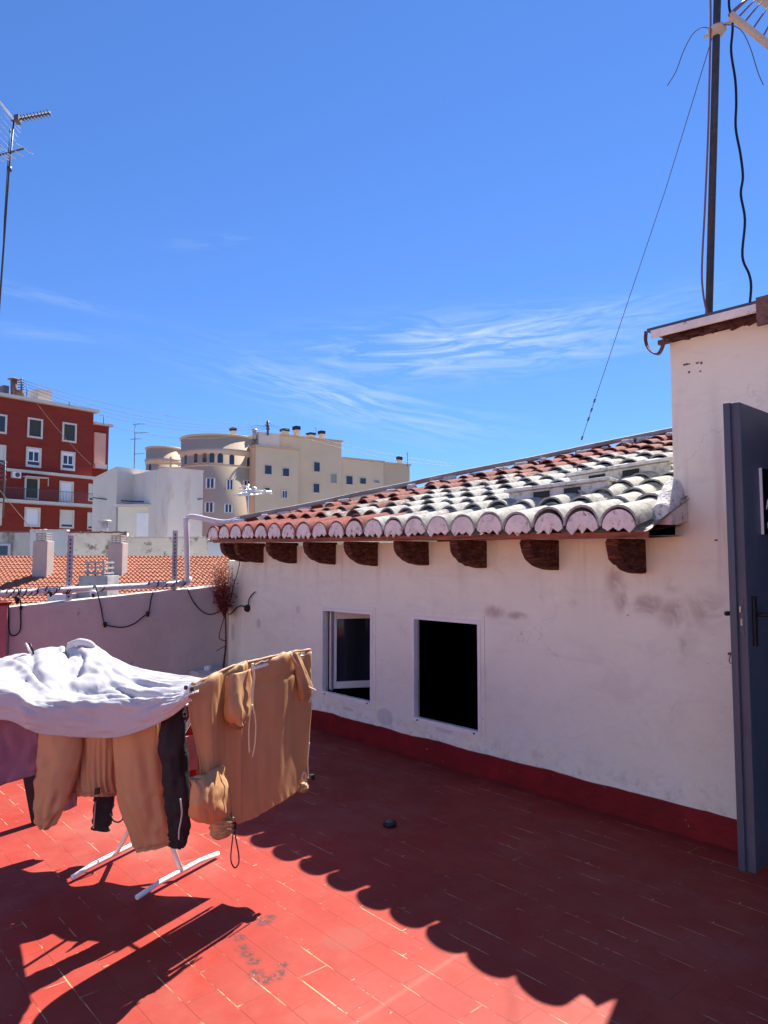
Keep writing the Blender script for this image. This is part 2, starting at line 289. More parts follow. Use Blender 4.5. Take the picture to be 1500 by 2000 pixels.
# ------------------------------------------------------------------ mesh builder
class MB:
    def __init__(s): s.v = []; s.f = []; s.t = []; s.tint = None; s.sm = []
    def add(s, vs, fs, tint=None, smooth=False):
        o = len(s.v); s.v += [Vector(p) for p in vs]; s.f += [[i + o for i in f] for f in fs]; s.t += [tint or (0, 0, 0)] * len(vs); s.sm += [smooth] * len(fs); return s
    def box(s, c, h, u=Vector((1, 0, 0)), w=Vector((0, 1, 0)), z=Vector((0, 0, 1))):
        c = Vector(c); vs = [c + u * (a * h[0]) + w * (b * h[1]) + z * (d * h[2]) for a in (-1, 1) for b in (-1, 1) for d in (-1, 1)]
        return s.add(vs, [(0, 1, 3, 2), (4, 6, 7, 5), (0, 4, 5, 1), (2, 3, 7, 6), (0, 2, 6, 4), (1, 5, 7, 3)])
    def bb(s, x0, x1, y0, y1, z0, z1): return s.box(((x0 + x1) / 2, (y0 + y1) / 2, (z0 + z1) / 2), ((x1 - x0) / 2, (y1 - y0) / 2, (z1 - z0) / 2))
    def tube(s, pts, r, n=8, cap=True, squash=None):
        pts = [Vector(p) for p in pts]; rs = r if isinstance(r, (list, tuple)) else [r] * len(pts)
        vs = []; up = Vector((0, 0, 1)); prev = None
        for i, p in enumerate(pts):
            d = (pts[min(i + 1, len(pts) - 1)] - pts[max(i - 1, 0)]);
            if d.length < 1e-9: d = Vector((0, 0, 1))
            d.normalize()
            if prev is None: a = d.cross(up if abs(d.z) < 0.95 else Vector((1, 0, 0))).normalized()
            else: a = (prev - d * prev.dot(d)).normalized()
            prev = a; b = d.cross(a)
            for k in range(n):
                an = 2 * math.pi * k / n; vs.append(p + a * (math.cos(an) * rs[i]) + b * (math.sin(an) * rs[i]))
        fs = [(i * n + k, i * n + (k + 1) % n, (i + 1) * n + (k + 1) % n, (i + 1) * n + k) for i in range(len(pts) - 1) for k in range(n)]
        if cap: fs += [tuple(range(n - 1, -1, -1)), tuple((len(pts) - 1) * n + k for k in range(n))]
        return s.add(vs, fs, smooth=True)
    def prism(s, poly, d):
        """flat polygon (3-D points) extruded by vector d"""
        n = len(poly); a = [Vector(p) for p in poly]; b = [p + Vector(d) for p in a]
        return s.add(a + b, [tuple(range(n)), tuple(range(2 * n - 1, n - 1, -1))] + [(i, (i + 1) % n + 0, (i + 1) % n + n, i + n) for i in range(n)])
    def build(s, name, m, parent=None, smooth=False, bevel=0, solid=0, label=None):
        me = bpy.data.meshes.new(name); off = wloc(parent)
        me.from_pydata([tuple(p - off) for p in s.v], [], s.f); me.validate()
        if len(me.polygons) == len(s.sm):
            for p, q in zip(me.polygons, s.sm): p.use_smooth = bool(q or smooth)
        if any(t != (0, 0, 0) for t in s.t):
            ca = me.color_attributes.new('tint', 'FLOAT_COLOR', 'POINT')
            for i, t in enumerate(s.t): ca.data[i].color = (t[0], t[1], t[2], 1)
        me.materials.append(m)
        import bmesh as _b
        bm = _b.new(); bm.from_mesh(me); _b.ops.recalc_face_normals(bm, faces=bm.faces); bm.to_mesh(me); bm.free()
        o = bpy.data.objects.new(name, me); COL.objects.link(o)
        if parent: o.parent = parent
        if bevel:
            q = o.modifiers.new('b', 'BEVEL'); q.width = bevel; q.segments = 2; q.limit_method = 'ANGLE'
        if solid:
            q = o.modifiers.new('s', 'SOLIDIFY'); q.thickness = solid; q.offset = 0
        if label: o['label'] = label
        return o
def wloc(o):
    v = Vector((0, 0, 0))
    while o is not None: v += Vector(o.location); o = o.parent
    return v
def tag(o, label, cat, group=None):
    o['label'] = label; o['category'] = cat
    if group: o['group'] = group
    return o
def thing(name, loc, label, cat, group=None):
    o = bpy.data.objects.new(name, None); COL.objects.link(o); o.location = loc; o.empty_display_size = 0.2
    return tag(o, label, cat, group)
def struct(o): o['kind'] = 'structure'; return o
def spline(pts, n=8):
    pts = [Vector(p) for p in pts]; out = []
    for i in range(len(pts) - 1):
        a, b, c, d = pts[max(i - 1, 0)], pts[i], pts[i + 1], pts[min(i + 2, len(pts) - 1)]
        for k in range(n):
            t = k / n; out.append(0.5 * ((2 * b) + (c - a) * t + (2 * a - 5 * b + 4 * c - d) * t * t + (3 * b - a - 3 * c + d) * t ** 3))
    out.append(pts[-1]); return out
def sag(a, b, s, n=14):
    a, b = Vector(a), Vector(b); return [a.lerp(b, i / n) - Vector((0, 0, s * 4 * (i / n) * (1 - i / n))) for i in range(n + 1)]

# ------------------------------------------------------------------ ground far below, terrace floor
g = MB(); g.add([(-1500, -1500, -16), (1500, -1500, -16), (1500, 1500, -16), (-1500, 1500, -16)], [(0, 1, 2, 3)])
struct(g.build('ground', mat('city_ground', (0.22, 0.20, 0.18), 0.9, 0.3, 0.05, 0)))
g = MB(); g.bb(-6.9, 4.0, -5.0, 4.4, -0.3, 0.0)
struct(g.build('terrace_floor', M_floor))
b = MB(); b.bb(-6.95, 4.0, -5.0, 3.95, -15.9, -0.302)
own = b.build('lower_building', mat('lower_facade_plaster', (0.6, 0.5, 0.45), 0.9, 0.1, 1, 0.1)); struct(own)

# ------------------------------------------------------------------ the whitewashed rooftop house
YW = 3.8; XC = -6.45; XT = -1.885; SL = 0.298
def ze(x): return 1.578 + 0.0145 * (-2.2 - x)          # underside of the eave board
house = thing('rooftop_house', (-3.5, 3.8, 0), 'whitewashed rooftop house with two open dark windows, clay tile eave and blue door', 'house')
HOLES = [(-3.968, -3.288, 0.258, 1.046), (-5.118, -4.428, 0.296, 1.051), (-1.28, -0.50, 0.18, 2.15)]
def wall_mesh():
    xs = [XC, -5.118, -4.428, -3.968, -3.288, XT, -1.28, -0.5, 3.9]; zs = [0.0, 0.18, 0.258, 0.296, 1.046, 1.051, 1.60, 2.15, 2.67]
    def solid(i, j):
        cx = (xs[i] + xs[i + 1]) / 2; cz = (zs[j] + zs[j + 1]) / 2
        if cx < XT and cz > 1.60: return False
        return not any(a < cx < b and c < cz < d for a, b, c, d in HOLES)
    mb = MB(); T = 0.07; nx, nz = len(xs) - 1, len(zs) - 1
    ok = lambda i, j: 0 <= i < nx and 0 <= j < nz and solid(i, j)
    for i in range(nx):
        for j in range(nz):
            if not ok(i, j): continue
            x0, x1, z0, z1 = xs[i], xs[i + 1], zs[j], zs[j + 1]
            nn = max(1, int((x1 - x0) / 0.12)); mm = max(1, int((z1 - z0) / 0.12))
            mb.add([(x0, YW, z0), (x1, YW, z0), (x1, YW, z1), (x0, YW, z1)], [(0, 1, 2, 3)])
            mb.add([(x0, YW + T, z0), (x1, YW + T, z0), (x1, YW + T, z1), (x0, YW + T, z1)], [(3, 2, 1, 0)])
            for (di, dj, a, bq) in ((-1, 0, (x0, z0), (x0, z1)), (1, 0, (x1, z0), (x1, z1)), (0, -1, (x0, z0), (x1, z0)), (0, 1, (x0, z1), (x1, z1))):
                if not ok(i + di, j + dj): mb.add([(a[0], YW, a[1]), (bq[0], YW, bq[1]), (bq[0], YW + T, bq[1]), (a[0], YW + T, a[1])], [(0, 1, 2, 3)])
    return mb
wall_mesh().build('wall', M_wall, house)
# side and back walls, rooms inside coloured black for their shade
b = MB(); b.bb(XC, XC + .2, YW + .072, 11, 0, 1.60); b.bb(XT, XT + .2, YW + .072, 9, 1.0, 2.67); b.bb(XC + .202, 3.9, 8.8, 9.0, 0, 1.6); b.bb(XT + .202, 3.9, 8.8, 9, 1.6, 2.67)
b.build('side_wall', M_wall, house)
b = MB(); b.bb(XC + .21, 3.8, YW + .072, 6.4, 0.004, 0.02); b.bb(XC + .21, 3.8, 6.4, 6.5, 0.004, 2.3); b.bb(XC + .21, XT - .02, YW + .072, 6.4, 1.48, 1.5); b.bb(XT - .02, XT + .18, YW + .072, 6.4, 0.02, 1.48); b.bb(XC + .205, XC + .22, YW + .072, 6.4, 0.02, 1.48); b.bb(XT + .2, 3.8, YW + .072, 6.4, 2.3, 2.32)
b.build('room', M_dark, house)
# skirting: hand painted band, wavy top
b = MB(); N = 90
for i in range(N):
    xa = XC + (XT + 2.0 - XC) * 0; x0 = XC + (-1.29 - XC) * i / N; x1 = XC + (-1.29 - XC) * (i + 1) / N
    h0 = 0.150 + 0.012 * noise.noise(Vector((x0 * 3.1, 0, 0))) + 0.006 * noise.noise(Vector((x0 * 14, 2, 0))); h1 = 0.150 + 0.012 * noise.noise(Vector((x1 * 3.1, 0, 0))) + 0.006 * noise.noise(Vector((x1 * 14, 2, 0)))
    b.add([(x0, YW - .012, 0.0), (x1, YW - .012, 0.0), (x1, YW - .010, h1), (x0, YW - .010, h0), (x1, YW + .002, h1 + .004), (x0, YW + .002, h0 + .004)], [(0, 1, 2, 3), (3, 2, 4, 5)])
b.build('skirting', M_base, house)
b = MB(); b.bb(-1.28, -.5, YW - .3, YW + .2, 0.0, 0.17); b.build('door_step', M_base, house, bevel=.01)

# windows -------------------------------------------------
def open_window(x0, x1, z0, z1, sash):
    f = MB(); w = 0.026; y0, y1 = YW - 0.012, YW + 0.03
    def ring(a0, a1, c0, c1, w, y0, y1, m, wb=None):
        wb = wb or w
        m.bb(a0, a0 + w, y0, y1, c0, c1); m.bb(a1 - w, a1, y0, y1, c0, c1); m.bb(a0 + w, a1 - w, y0 + .001, y1 - .001, c0, c0 + wb); m.bb(a0 + w, a1 - w, y0 + .001, y1 - .001, c1 - w, c1)
    ring(x0, x1, z0, z1, w, y0, y1, f, 0.036)
    fr = f.build('window_frame', M_frame, house, bevel=.003)
    t = MB(); ring(x0 - .035, x1 + .035, z0 - .03, z1 + .035, .034, YW - .008, YW + .0, t); t.build('trim', M_mortarw if False else M_wall, fr, bevel=.006)
    for sx in (x0 + .06, x1 - .06): k = MB(); k.bb(sx - .008, sx + .008, y0 - .004, y0 + .001, z0 + .014, z0 + .022); k.build('drain_slot', M_black, fr)
    if sash:
        # inward opened sash hinged on the left side
        ang = rad(62); u = Vector((math.cos(ang), math.sin(ang), 0)); n = Vector((-u.y, u.x, 0)); o = Vector((x0 + .035, YW + .06, 0)); L = x1 - x0 - .07; s = MB()
        za, zb = z0 + .05, z1 - .04; zc = (za + zb) / 2; hz = (zb - za) / 2; W_ = .03
        for d in (W_, L - W_): s.box(o + u * d + Vector((0, 0, zc)), (W_, .02, hz), u, n)
        for zz in (za + W_, zb - W_): s.box(o + u * (L / 2) + Vector((0, 0, zz)), (L / 2 - 2 * W_, .019, W_), u, n)
        sh = s.build('sash', M_frame, fr, bevel=.004)
        gl = MB(); gl.box(o + u * (L / 2) + Vector((0, 0, zc)), (L / 2 - 2 * W_, .003, hz - 2 * W_), u, n)
        gm, gn, gll, gb = nodes_of('window_glass'); gb.inputs['Base Color'].default_value = (0.02, 0.025, 0.03, 1); gb.inputs['Roughness'].default_value = 0.05
        gl.build('sash_pane', gm, fr)
        rr = MB()
        for d in (.035, .052, .066): rr.bb(x0 + d, x0 + d + .006, YW + .055, YW + .075, z0 + .04, z1 - .03)
        rr.build('guide_rail', M_galv, fr)
    else:
        rr = MB(); rr.bb(x0 + .036, x0 + .042, YW + .02, YW + .03, z0 + .036, z1 - .028); rr.build('guide_rail', M_galv, fr)
open_window(-3.968, -3.288, 0.258, 1.046, False)
open_window(-5.118, -4.428, 0.296, 1.051, True)

# eave: boards, rafters, soffit
XR = -1.84
b = MB()
for i in range(24):
    xa = XC + .02 + (XR - XC - .02) * i / 24; xb = XC + .02 + (XR - XC - .02) * (i + 1) / 24
    za, zb = ze(xa), ze(xb); j = 0.004 * math.sin(i * 2.3)
    b.add([(xa, 3.43, za), (xb, 3.43, zb), (xb, 3.43, zb + .034), (xa, 3.43, za + .034), (xa, 3.82, za + .02), (xb, 3.82, zb + .02), (xb, 3.82, zb + .08), (xa, 3.82, za + .08)], [(0, 1, 2, 3), (0, 4, 5, 1), (3, 2, 6, 7)])
b.build('eave_board', M_wood, house)
rx = [at(p, 1090, 1, YW).x for p in (515, 580, 656, 738, 838, 951, 1092, 1262)]
rx = [XC + .10] + rx
for i, x in enumerate(rx):
    w = 0.036; prof = []; zt = ze(x) + .002; dz = 0.188 + 0.02 * noise.noise(Vector((i * 3.7, 0, 0))); L = .30
    for k in range(13):
        a = k / 12 * math.pi / 2; yy = YW - L + L * (1 - math.cos(a)) * 0.98; zz = zt - .02 - (dz - .02) * math.sin(a) ** 0.85 + 0.014 * noise.noise(Vector((k * .9, i * 5, 1)))
        prof.append((yy, zz))
    prof = [(YW - L, zt)] + prof + [(YW + .02, zt - dz), (YW + .02, zt)]
    m = MB(); n = len(prof); a = [Vector((x - 2 * w + 0.006 * noise.noise(Vector((q * .5, i, 3))), p[0], p[1])) for q, p in enumerate(prof)]; c = [Vector((x + 0.008 * noise.noise(Vector((q * .7, i, 9))), p[0], p[1])) for q, p in enumerate(prof)]
    m.add(a + c, [tuple(range(n)), tuple(range(2 * n - 1, n - 1, -1))] + [(k, (k + 1) % n, (k + 1) % n + n, k + n) for k in range(n)])
    m.build('rafter_tail', M_raft, house, bevel=.008)
# a round white plate on the second rafter
p = at(497, 1085, 0, rx[1] + .0)
# roof tiles
PIT = 0.2193
def plane_z(x, y): return ze(x) + 0.062 + SL * (y - 3.4)
def hipclamp(p):
    lim = 3.4 + (p.x - XC) + .02
    if p.y > lim and p.y > 3.45:
        p.z -= SL * (p.y - lim); p.y = lim
    return p
tiles = MB(); ends = MB(); chan = MB()
rnd = random.Random(3)
for i in range(21):
    xc = -1.995 - PIT * i
    k = 0; y0 = 3.40
    while y0 < 3.4 + (xc + .1 - XC) - .02 and y0 < 8.4:
        L = 0.33; ex = 0.225 + rnd.uniform(-.025, .02)
        jx, jz, jr = rnd.uniform(-.012, .012), rnd.uniform(-.005, .012), rnd.uniform(-.09, .09)
        if k == 0: jx *= .5; L = 0.42; ex = .34
        r0, r1 = 0.107 + rnd.uniform(-.005, .005), 0.086
        if k == 0 and i < 4: r0 += .006
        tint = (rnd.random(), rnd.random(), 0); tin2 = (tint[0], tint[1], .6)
        vo_, vi = [], []; NS = 10
        uk = .030 if k == 0 else .024
        for e, (yy, r, up) in enumerate(((y0, r0, uk), (y0 + L * .5, (r0 + r1) / 2, uk * .55), (y0 + L, r1, .002))):
            for q in range(NS + 1):
                a = rad(2) + (math.pi - rad(4)) * q / NS
                cx, cz = xc + jx + jr * (yy - y0) * .5, plane_z(xc, yy) + up + jz - .03
                wob = 1 + .03 * noise.noise(Vector((xc * 3, yy * 6, a * 2)))
                vo_.append(hipclamp(Vector((cx + math.cos(a) * r * wob, yy, cz + math.sin(a) * r * 0.98 * wob))))
                vi.append(hipclamp(Vector((cx + math.cos(a) * (r - .013), yy + .001, cz + math.sin(a) * (r - .014)))))
        n = NS + 1
        fo = [(e * n + q, e * n + q + 1, (e + 1) * n + q + 1, (e + 1) * n + q) for e in range(2) for q in range(NS)]
        tiles.add(vo_, fo, tint, True); tiles.add(vi, [tuple(reversed(f)) for f in fo], tin2, True)
        tiles.add(vo_[:n] + vi[:n], [(q, q + 1, n + q + 1, n + q) for q in range(NS)], tint if k == 0 else (tint[0], tint[1], .25))
        # mortar bedding pushed in under most mouths
        if k > 0 and rnd.random() < .93:
            cx, cz = xc + jx, plane_z(xc, y0) - .0; yy = y0 + rnd.uniform(.008, .03)
            vs = [Vector((cx + math.cos(a) * (r0 - .01), yy, cz + math.sin(a) * (r0 - .012) - .02)) for a in [math.pi * q / 10 for q in range(11)]]
            tiles.add([hipclamp(v) for v in vs], [tuple(range(11))], (tint[0], tint[1], .12))
        y0 += ex; k += 1
    # channel tiles between the covers
    xg = xc + PIT / 2; y0 = 3.43
    while y0 < 3.4 + (xg - XC) and y0 < 8.4:
        tint = (rnd.random(), rnd.random(), 0); vs = []
        for (yy, r, up) in ((y0, .075, .012), (y0 + .38, .085, -.004)):
            for q in range(7):
                a = math.pi + math.pi * q / 6; vs.append(hipclamp(Vector((xg + math.cos(a) * r, yy, plane_z(xg, yy) + up + (.048 if yy > 3.7 else -.012) + math.sin(a) * .040))))
        tiles.add(vs, [(q, q + 1, 7 + q + 1, 7 + q) for q in range(6)], tint, True); y0 += .30
    # whitewashed mortar plug closing the mouth of the first tile, scalloped foot
    zb = plane_z(xc, 3.4) - .004 + rnd.uniform(-.004, .004)
    r = .096 + rnd.uniform(-.004, .003); vs = [Vector((xc + math.cos(math.pi * q / 14) * r, 3.407, zb + math.sin(math.pi * q / 14) * r * .98)) for q in range(15)]
    low = []; T = 3
    for q in range(T * 2 + 1):
        xx = xc - r + 2 * r * q / (T * 2); low.append(Vector((xx, 3.407, zb + (.002 if q % 2 == 0 else -.026) + rnd.uniform(-.010, .010))))
    poly = vs + low[1:-1]
    ends.add([Vector((xc, 3.403, zb + .03))] + poly, [(0, q + 1, (q + 1) % len(poly) + 1) for q in range(len(poly))])
# base sheet under the tiles and the hidden slopes
b = MB(); zc = lambda x, y: plane_z(x, y) - .03
A = Vector((XC + .02, 3.45, 0)); Ls = 4.2
b.add([(XC + .06, 3.46, zc(XC, 3.46)), (XT + .02, 3.46, zc(XT, 3.46)), (XT + .02, 3.4 + Ls, zc(XT, 3.4 + Ls)), (XC + Ls, 3.4 + Ls, zc(XC + Ls, 3.4 + Ls))], [(0, 1, 2, 3)])
H0 = Vector((XC + .02, 3.44, zc(XC, 3.44))); H1 = Vector((XC + Ls, 3.4 + Ls, zc(XC + Ls, 3.4 + Ls)))
b.add([H0, H1, (H1.x, 8.2, H1.z), (XC + .02, 12, H0.z)], [(0, 1, 2, 3)], (.3, .3, 0))
b.add([H1, (XT, H1.y, H1.z), (XT, 12, H0.z), (XC + .02, 12, H0.z), (H1.x, 8.2, H1.z)], [(0, 1, 2, 3, 4)], (.3, .3, 0))
rf = tiles.build('roof', M_tile, house)
b.build('roof_bed', M_mortarw, rf)
ends.build('mortar_plug', M_mortar, rf, solid=.012)
# flashing along the hip
def hipP(t, up): x = XC + t; y = 3.4 + t; return Vector((x, y, plane_z(x, y) + up))
b = MB(); b.tube([hipP(t, .115 + .012 * noise.noise(Vector((t * 2, 0, 0)))) for t in [i * .2 for i in range(1, 22)]], .024, 8)
b.build('hip_flashing', mat('weathered_lead_flashing', (0.30, 0.27, 0.245), 0.8, 0.3, 5, 0.3, 30, stain=((0.24, 0.11, 0.06), 3, 0.55, 0.65)), rf)
for i in range(22):
    t = .25 + i * .145; c = hipP(t, .07); b = MB(); b.box(c + Vector((rnd.uniform(-.03, .08), rnd.uniform(-.05, .0), 0)), (rnd.uniform(.03, .07), rnd.uniform(.02, .04), rnd.uniform(.015, .035)), Vector((.7, .7, .1)).normalized(), Vector((-.7, .7, 0)).normalized()); b.build('hip_mortar', M_mortarw, rf, bevel=.012)
# raised ledges with vent slots, above the first rows near the tall part
def on_roof(px, py, up):
    d = ray(px, py); t = 3.0
    for _ in range(60):
        p = EYE + d * t; e = (p.z - (plane_z(p.x, p.y) + up)); t -= e / (d.z - SL * d.y + .0145 * d.x) * .9
    return EYE + d * t
for (ax, ay, bx, by, slots) in ((990, 985, 1185, 962, (.35, .66)), (1112, 952, 1309, 922, (.28, .62))):
    Pa, Pb = on_roof(ax, ay, .06), on_roof(bx, by, .06); u = (Pb - Pa); L = u.length; u.normalize(); w = Vector((-u.y, u.x, 0)).normalized(); up = Vector((0, 0, 1))
    m = MB(); m.box((Pa + Pb) / 2 + up * .055 + w * .12 + up * .035, (L / 2 + .02, .13, .011), u, w, up)
    m.box((Pa + Pb) / 2 + up * .028 + w * .08, (L / 2, .05, .050), u, w, up)
    q = m.build('vent_ledge', M_mortarw, rf, bevel=.006)
    for s_ in slots: m = MB(); m.box(Pa + u * (L * s_) + up * .040 + w * .0285, (.055, .006, .022), u, w, up); m.build('vent_slot', M_black, rf)
# plaster fillet rounding the last tile into the tall wall
m = MB()
pth = [Vector((-1.87, 3.60, 1.665)), Vector((-1.875, 3.67, 1.68)), Vector((-1.885, 3.73, 1.70)), Vector((-1.895, 3.80, 1.72))]
vs = []; NA = 20
for j_, (c_, rx_, rz_) in enumerate(zip(spline(pth, 4), [.062 + .002 * q for q in range(13)], [.085 + .009 * q for q in range(13)])):
    for a in range(NA + 1):
        an = -.25 + (math.pi + .4) * a / NA; w = 1 + .05 * noise.noise(Vector((a * .35, j_ * .5, 2))); vs.append(c_ + Vector((math.cos(an) * rx_ * w, 0, math.sin(an) * rz_ * w)))
m.add(vs, [(j_ * (NA + 1) + a, j_ * (NA + 1) + a + 1, (j_ + 1) * (NA + 1) + a + 1, (j_ + 1) * (NA + 1) + a) for j_ in range(12) for a in range(NA)] + [tuple(range(NA + 1))], smooth=True)
m.build('corner_mortar', M_mortar, rf)

# slab roof of the tall part
b = MB(); b.bb(-1.945, 4.0, 3.66, 9.1, 2.718, 2.736); sl_ = b.build('slab_roof', M_darkalu, house)
b = MB(); b.bb(-1.915, -1.36, 3.642, 3.657, 2.672, 2.716)
b.build('fascia', M_fascia, sl_, bevel=.004)
b = MB(); b.bb(-1.36, -1.25, 3.63, 3.65, 2.60, 2.74); b.build('rusty_strap', M_rust, sl_)
b = MB()
for i in range(44):
    x = -1.90 + .6 * rnd.random(); hh = rnd.uniform(.006, .022); b.box((x, 3.79 + rnd.uniform(-.02, .02), 2.685 + rnd.uniform(0, .02)), (rnd.uniform(.02, .05), .02, hh), Vector((1, 0, rnd.uniform(-.3, .3))).normalized())
b.build('broken_mortar', mat('broken_dark_mortar', (0.10, 0.05, 0.045), 0.95, 0.5, 20, 0.6, 40), sl_, bevel=.006)
b = MB(); c0 = at(1278, 655, 1, 3.72)
path = [at(x, y, 1, 3.72) for x, y in ((1262, 648), (1261, 665), (1266, 680), (1276, 690), (1286, 691), (1293, 680), (1297, 665), (1298, 650))]
pp = spline(path, 4)
for i in range(len(pp) - 1): b.box((pp[i] + pp[i + 1]) / 2, ((pp[i + 1] - pp[i]).length / 2 + .002, .014, .0035), (pp[i + 1] - pp[i]).normalized(), Vector((0, 1, 0)), (pp[i + 1] - pp[i]).normalized().cross(Vector((0, 1, 0))))
b.box(at(1297, 668, 1, 3.74), (.03, .015, .012)); b.build('gutter_bracket', M_rust, sl_)
# old plug holes and small marks on the tall wall
for (x, y, w, h) in ((1339, 712, .012, .005), (1346, 711, .006, .003), (1362, 709, .008, .004), (1370, 709, .005, .006), (1346, 727, .005, .006), (1368, 725, .004, .004), (1399, 1055, .007, .004), (1424, 1053, .008, .004), (1427, 1052, .002, .01)):
    p = at(x, y, 1, YW); b = MB(); b.box(p, (w, .003, h)); b.build('plug_hole', M_rust, house)

# the door -------------------------------------------------
dl = thing('metal_door', (-1.35, 3.8, 0.18), 'dark blue metal door standing open beside the white wall, with black sign and handle', 'door')
for k_ in ('label', 'category'): del dl[k_]
dl.name = 'door'; dl.parent = house; dl.location = Vector((-1.35, 3.8, 0.18)) - Vector(house.location)
A0 = at(1478, 1705, 2, .18); ZT = at(1442, 786, 1, A0.y).z
A1 = Vector((A0.x - .012, 3.78, 0)); du = Vector((A1.x - A0.x, A1.y - A0.y, 0)).normalized(); dn = Vector((du.y, -du.x, 0))   # dn points to +X (seen face)
Ld = (A1 - Vector((A0.x, A0.y, 0))).length; TH = .045
def dbox(m, u0, u1, n0, n1, z0, z1):
    m.box(Vector((A0.x, A0.y, 0)) + du * ((u0 + u1) / 2) + dn * ((n0 + n1) / 2) + Vector((0, 0, (z0 + z1) / 2)), ((u1 - u0) / 2, (n1 - n0) / 2, (z1 - z0) / 2), du, dn)
m = MB(); dbox(m, .002, Ld, -TH, 0, .18, ZT); m.build('door_leaf', M_door, dl, bevel=.003)
m = MB(); dbox(m, -.012, .002, -TH - .004, .002, .18, ZT); ed = m.build('edge_profile', M_dooredge, dl, bevel=.003)
m = MB(); dbox(m, -.030, -.0125, -TH - .016, -TH + .012, .18, ZT); m.build('rebate_strip', M_door, dl, bevel=.002)
zk = at(1450, 1205, 1, A0.y - .01).z
m = MB(); dbox(m, -.0155, -.0122, -TH + .016, -.010, zk - .075, zk + .075); lp = m.build('lock_plate', M_dooredge, dl, bevel=.002)
m = MB(); dbox(m, -.022, -.0157, -TH + .020, -.018, zk + .02, zk + .045); m.build('latch', M_metal, dl)
m = MB(); dbox(m, -.018, -.0157, -TH + .022, -.016, zk - .035, zk - .008); m.build('deadbolt', M_metal, dl)
m = MB(); dbox(m, .045, .078, .0005, .012, zk - .125, zk + .085); hp = m.build('handle_plate', M_black, dl, bevel=.003)
m = MB(); hz = zk + .008; o = Vector((A0.x, A0.y, 0)); m.tube([o + du * .06 + dn * .010 + Vector((0, 0, hz)), o + du * .06 + dn * .05 + Vector((0, 0, hz)), o + du * .075 + dn * .058 + Vector((0, 0, hz)), o + du * .18 + dn * .058 + Vector((0, 0, hz))], .009, 10); m.build('handle', M_black, dl)
m = MB(); m.tube([o + du * .06 - dn * (TH + .002) + Vector((0, 0, hz)), o + du * .06 - dn * (TH + .05) + Vector((0, 0, hz)), o + du * .03 - dn * (TH + .055) + Vector((0, 0, hz))], .010, 10); m.build('handle', M_black, dl)
# sign on the door
def on_door(px, py):
    d = ray(px, py); k = (o - EYE).dot(dn) / d.dot(dn); p = EYE + d * k; return (p - o).dot(du), p.z
u0, zt = on_door(1481, 914); _, zb = on_door(1489, 1044)
m = MB(); dbox(m, u0 + .008, u0 + .30, .001, .011, zb, zt); sg = m.build('sign', M_sign, dl, bevel=.002)
m = MB(); dbox(m, u0 + .003, u0 + .0078, .001, .012, zb, zt); m.build('sign_edge', M_white, dl)
def text(s, size, u, z, parent, name):
    cu = bpy.data.curves.new(name, 'FONT'); cu.body = s; cu.size = size; cu.extrude = .0008
    ob = bpy.data.objects.new('tmp', cu); COL.objects.link(ob); bpy.context.view_layer.update(); dg = bpy.context.evaluated_depsgraph_get(); me = bpy.data.meshes.new_from_object(ob.evaluated_get(dg)); bpy.data.objects.remove(ob)
    m = MB(); base = o + du * u + dn * .0122 + Vector((0, 0, z))
    m.add([base + du * v.co.x + Vector((0, 0, 1)) * v.co.y + dn * v.co.z for v in me.vertices], [tuple(p.vertices) for p in me.polygons]); m.build(name, M_letters, parent)
ux, zx = on_door(1491, 995); text('Ac', .066, ux, zx, dl, 'lettering')
ux, zx = on_door(1493.5, 1031); text('P', .034, ux, zx, dl, 'lettering')

# small wire hook on the wall by the door
m = MB(); p = at(1428, 1277, 1, 3.79); m.box(p, (.012, .012, .006)); 
hp_ = m.v and m
q = [at(x, y, 1, 3.775) for x, y in ((1427, 1278), (1424, 1290), (1428, 1296), (1433, 1290), (1430, 1279))]
m.tube(spline(q, 4), .0025, 6); tag(m.build('wall_hook', M_rust), 'small rusty wire hook on the white wall left of the door', 'hook')

# ------------------------------------------------------------------ parapet on the left and what it carries
XP = -6.75
def pw(px, py, x=XP): return at(px, py, 0, x)
b = MB(); n = 30
ya, yb = 1.70, 3.98; za = lambda y: 1.058 + (y - 1.70) * (1.195 - 1.058) / (3.63 - 1.70)
for i in range(n):
    y0 = ya + (yb - ya) * i / n; y1 = ya + (yb - ya) * (i + 1) / n
    z0, z1 = za(y0) + .006 * noise.noise(Vector((y0 * 4, 0, 0))), za(y1) + .006 * noise.noise(Vector((y1 * 4, 0, 0)))
    b.add([(XP, y0, 0), (XP, y1, 0), (XP, y1, z1), (XP, y0, z0), (XP - .14, y0, 0), (XP - .14, y1, 0), (XP - .14, y1, z1 + .01), (XP - .14, y0, z0 + .01)], [(0, 1, 2, 3), (5, 4, 7, 6), (3, 2, 6, 7)] + ([(0, 3, 7, 4)] if i == 0 else []) + ([(1, 5, 6, 2)] if i == n - 1 else []))
tag(b.build('parapet_wall', M_parapet), 'mauve grey plastered parapet with a sloping top, behind the drying clothes', 'wall')
lw = thing('low_wall', (-6.7, -1.5, 0), 'short stretch of faded red wall at the left edge of the photo, next to the mauve parapet', 'wall')
b = MB(); b.bb(-6.86, -6.66, -5, 1.66, 0, 1.09); b.build('wall', M_redwall, lw, bevel=.01)
b = MB(); b.bb(-6.88, -6.64, -5, 1.68, 1.092, 1.115); b.build('coping', M_base, lw, bevel=.005)
b = MB(); b.bb(-6.86, 4.2, -5.2, -5.0, 0, 2.3)
tag(b.build('bounce_wall', mat('bounce_wall_plaster', (0.72, 0.68, 0.62), 0.9, 0.08, 2, 0.3, 12)), 'unseen cream wall added behind the camera to bounce light onto the house', 'wall')  # out of view, added to reflect sunlight onto the shaded house
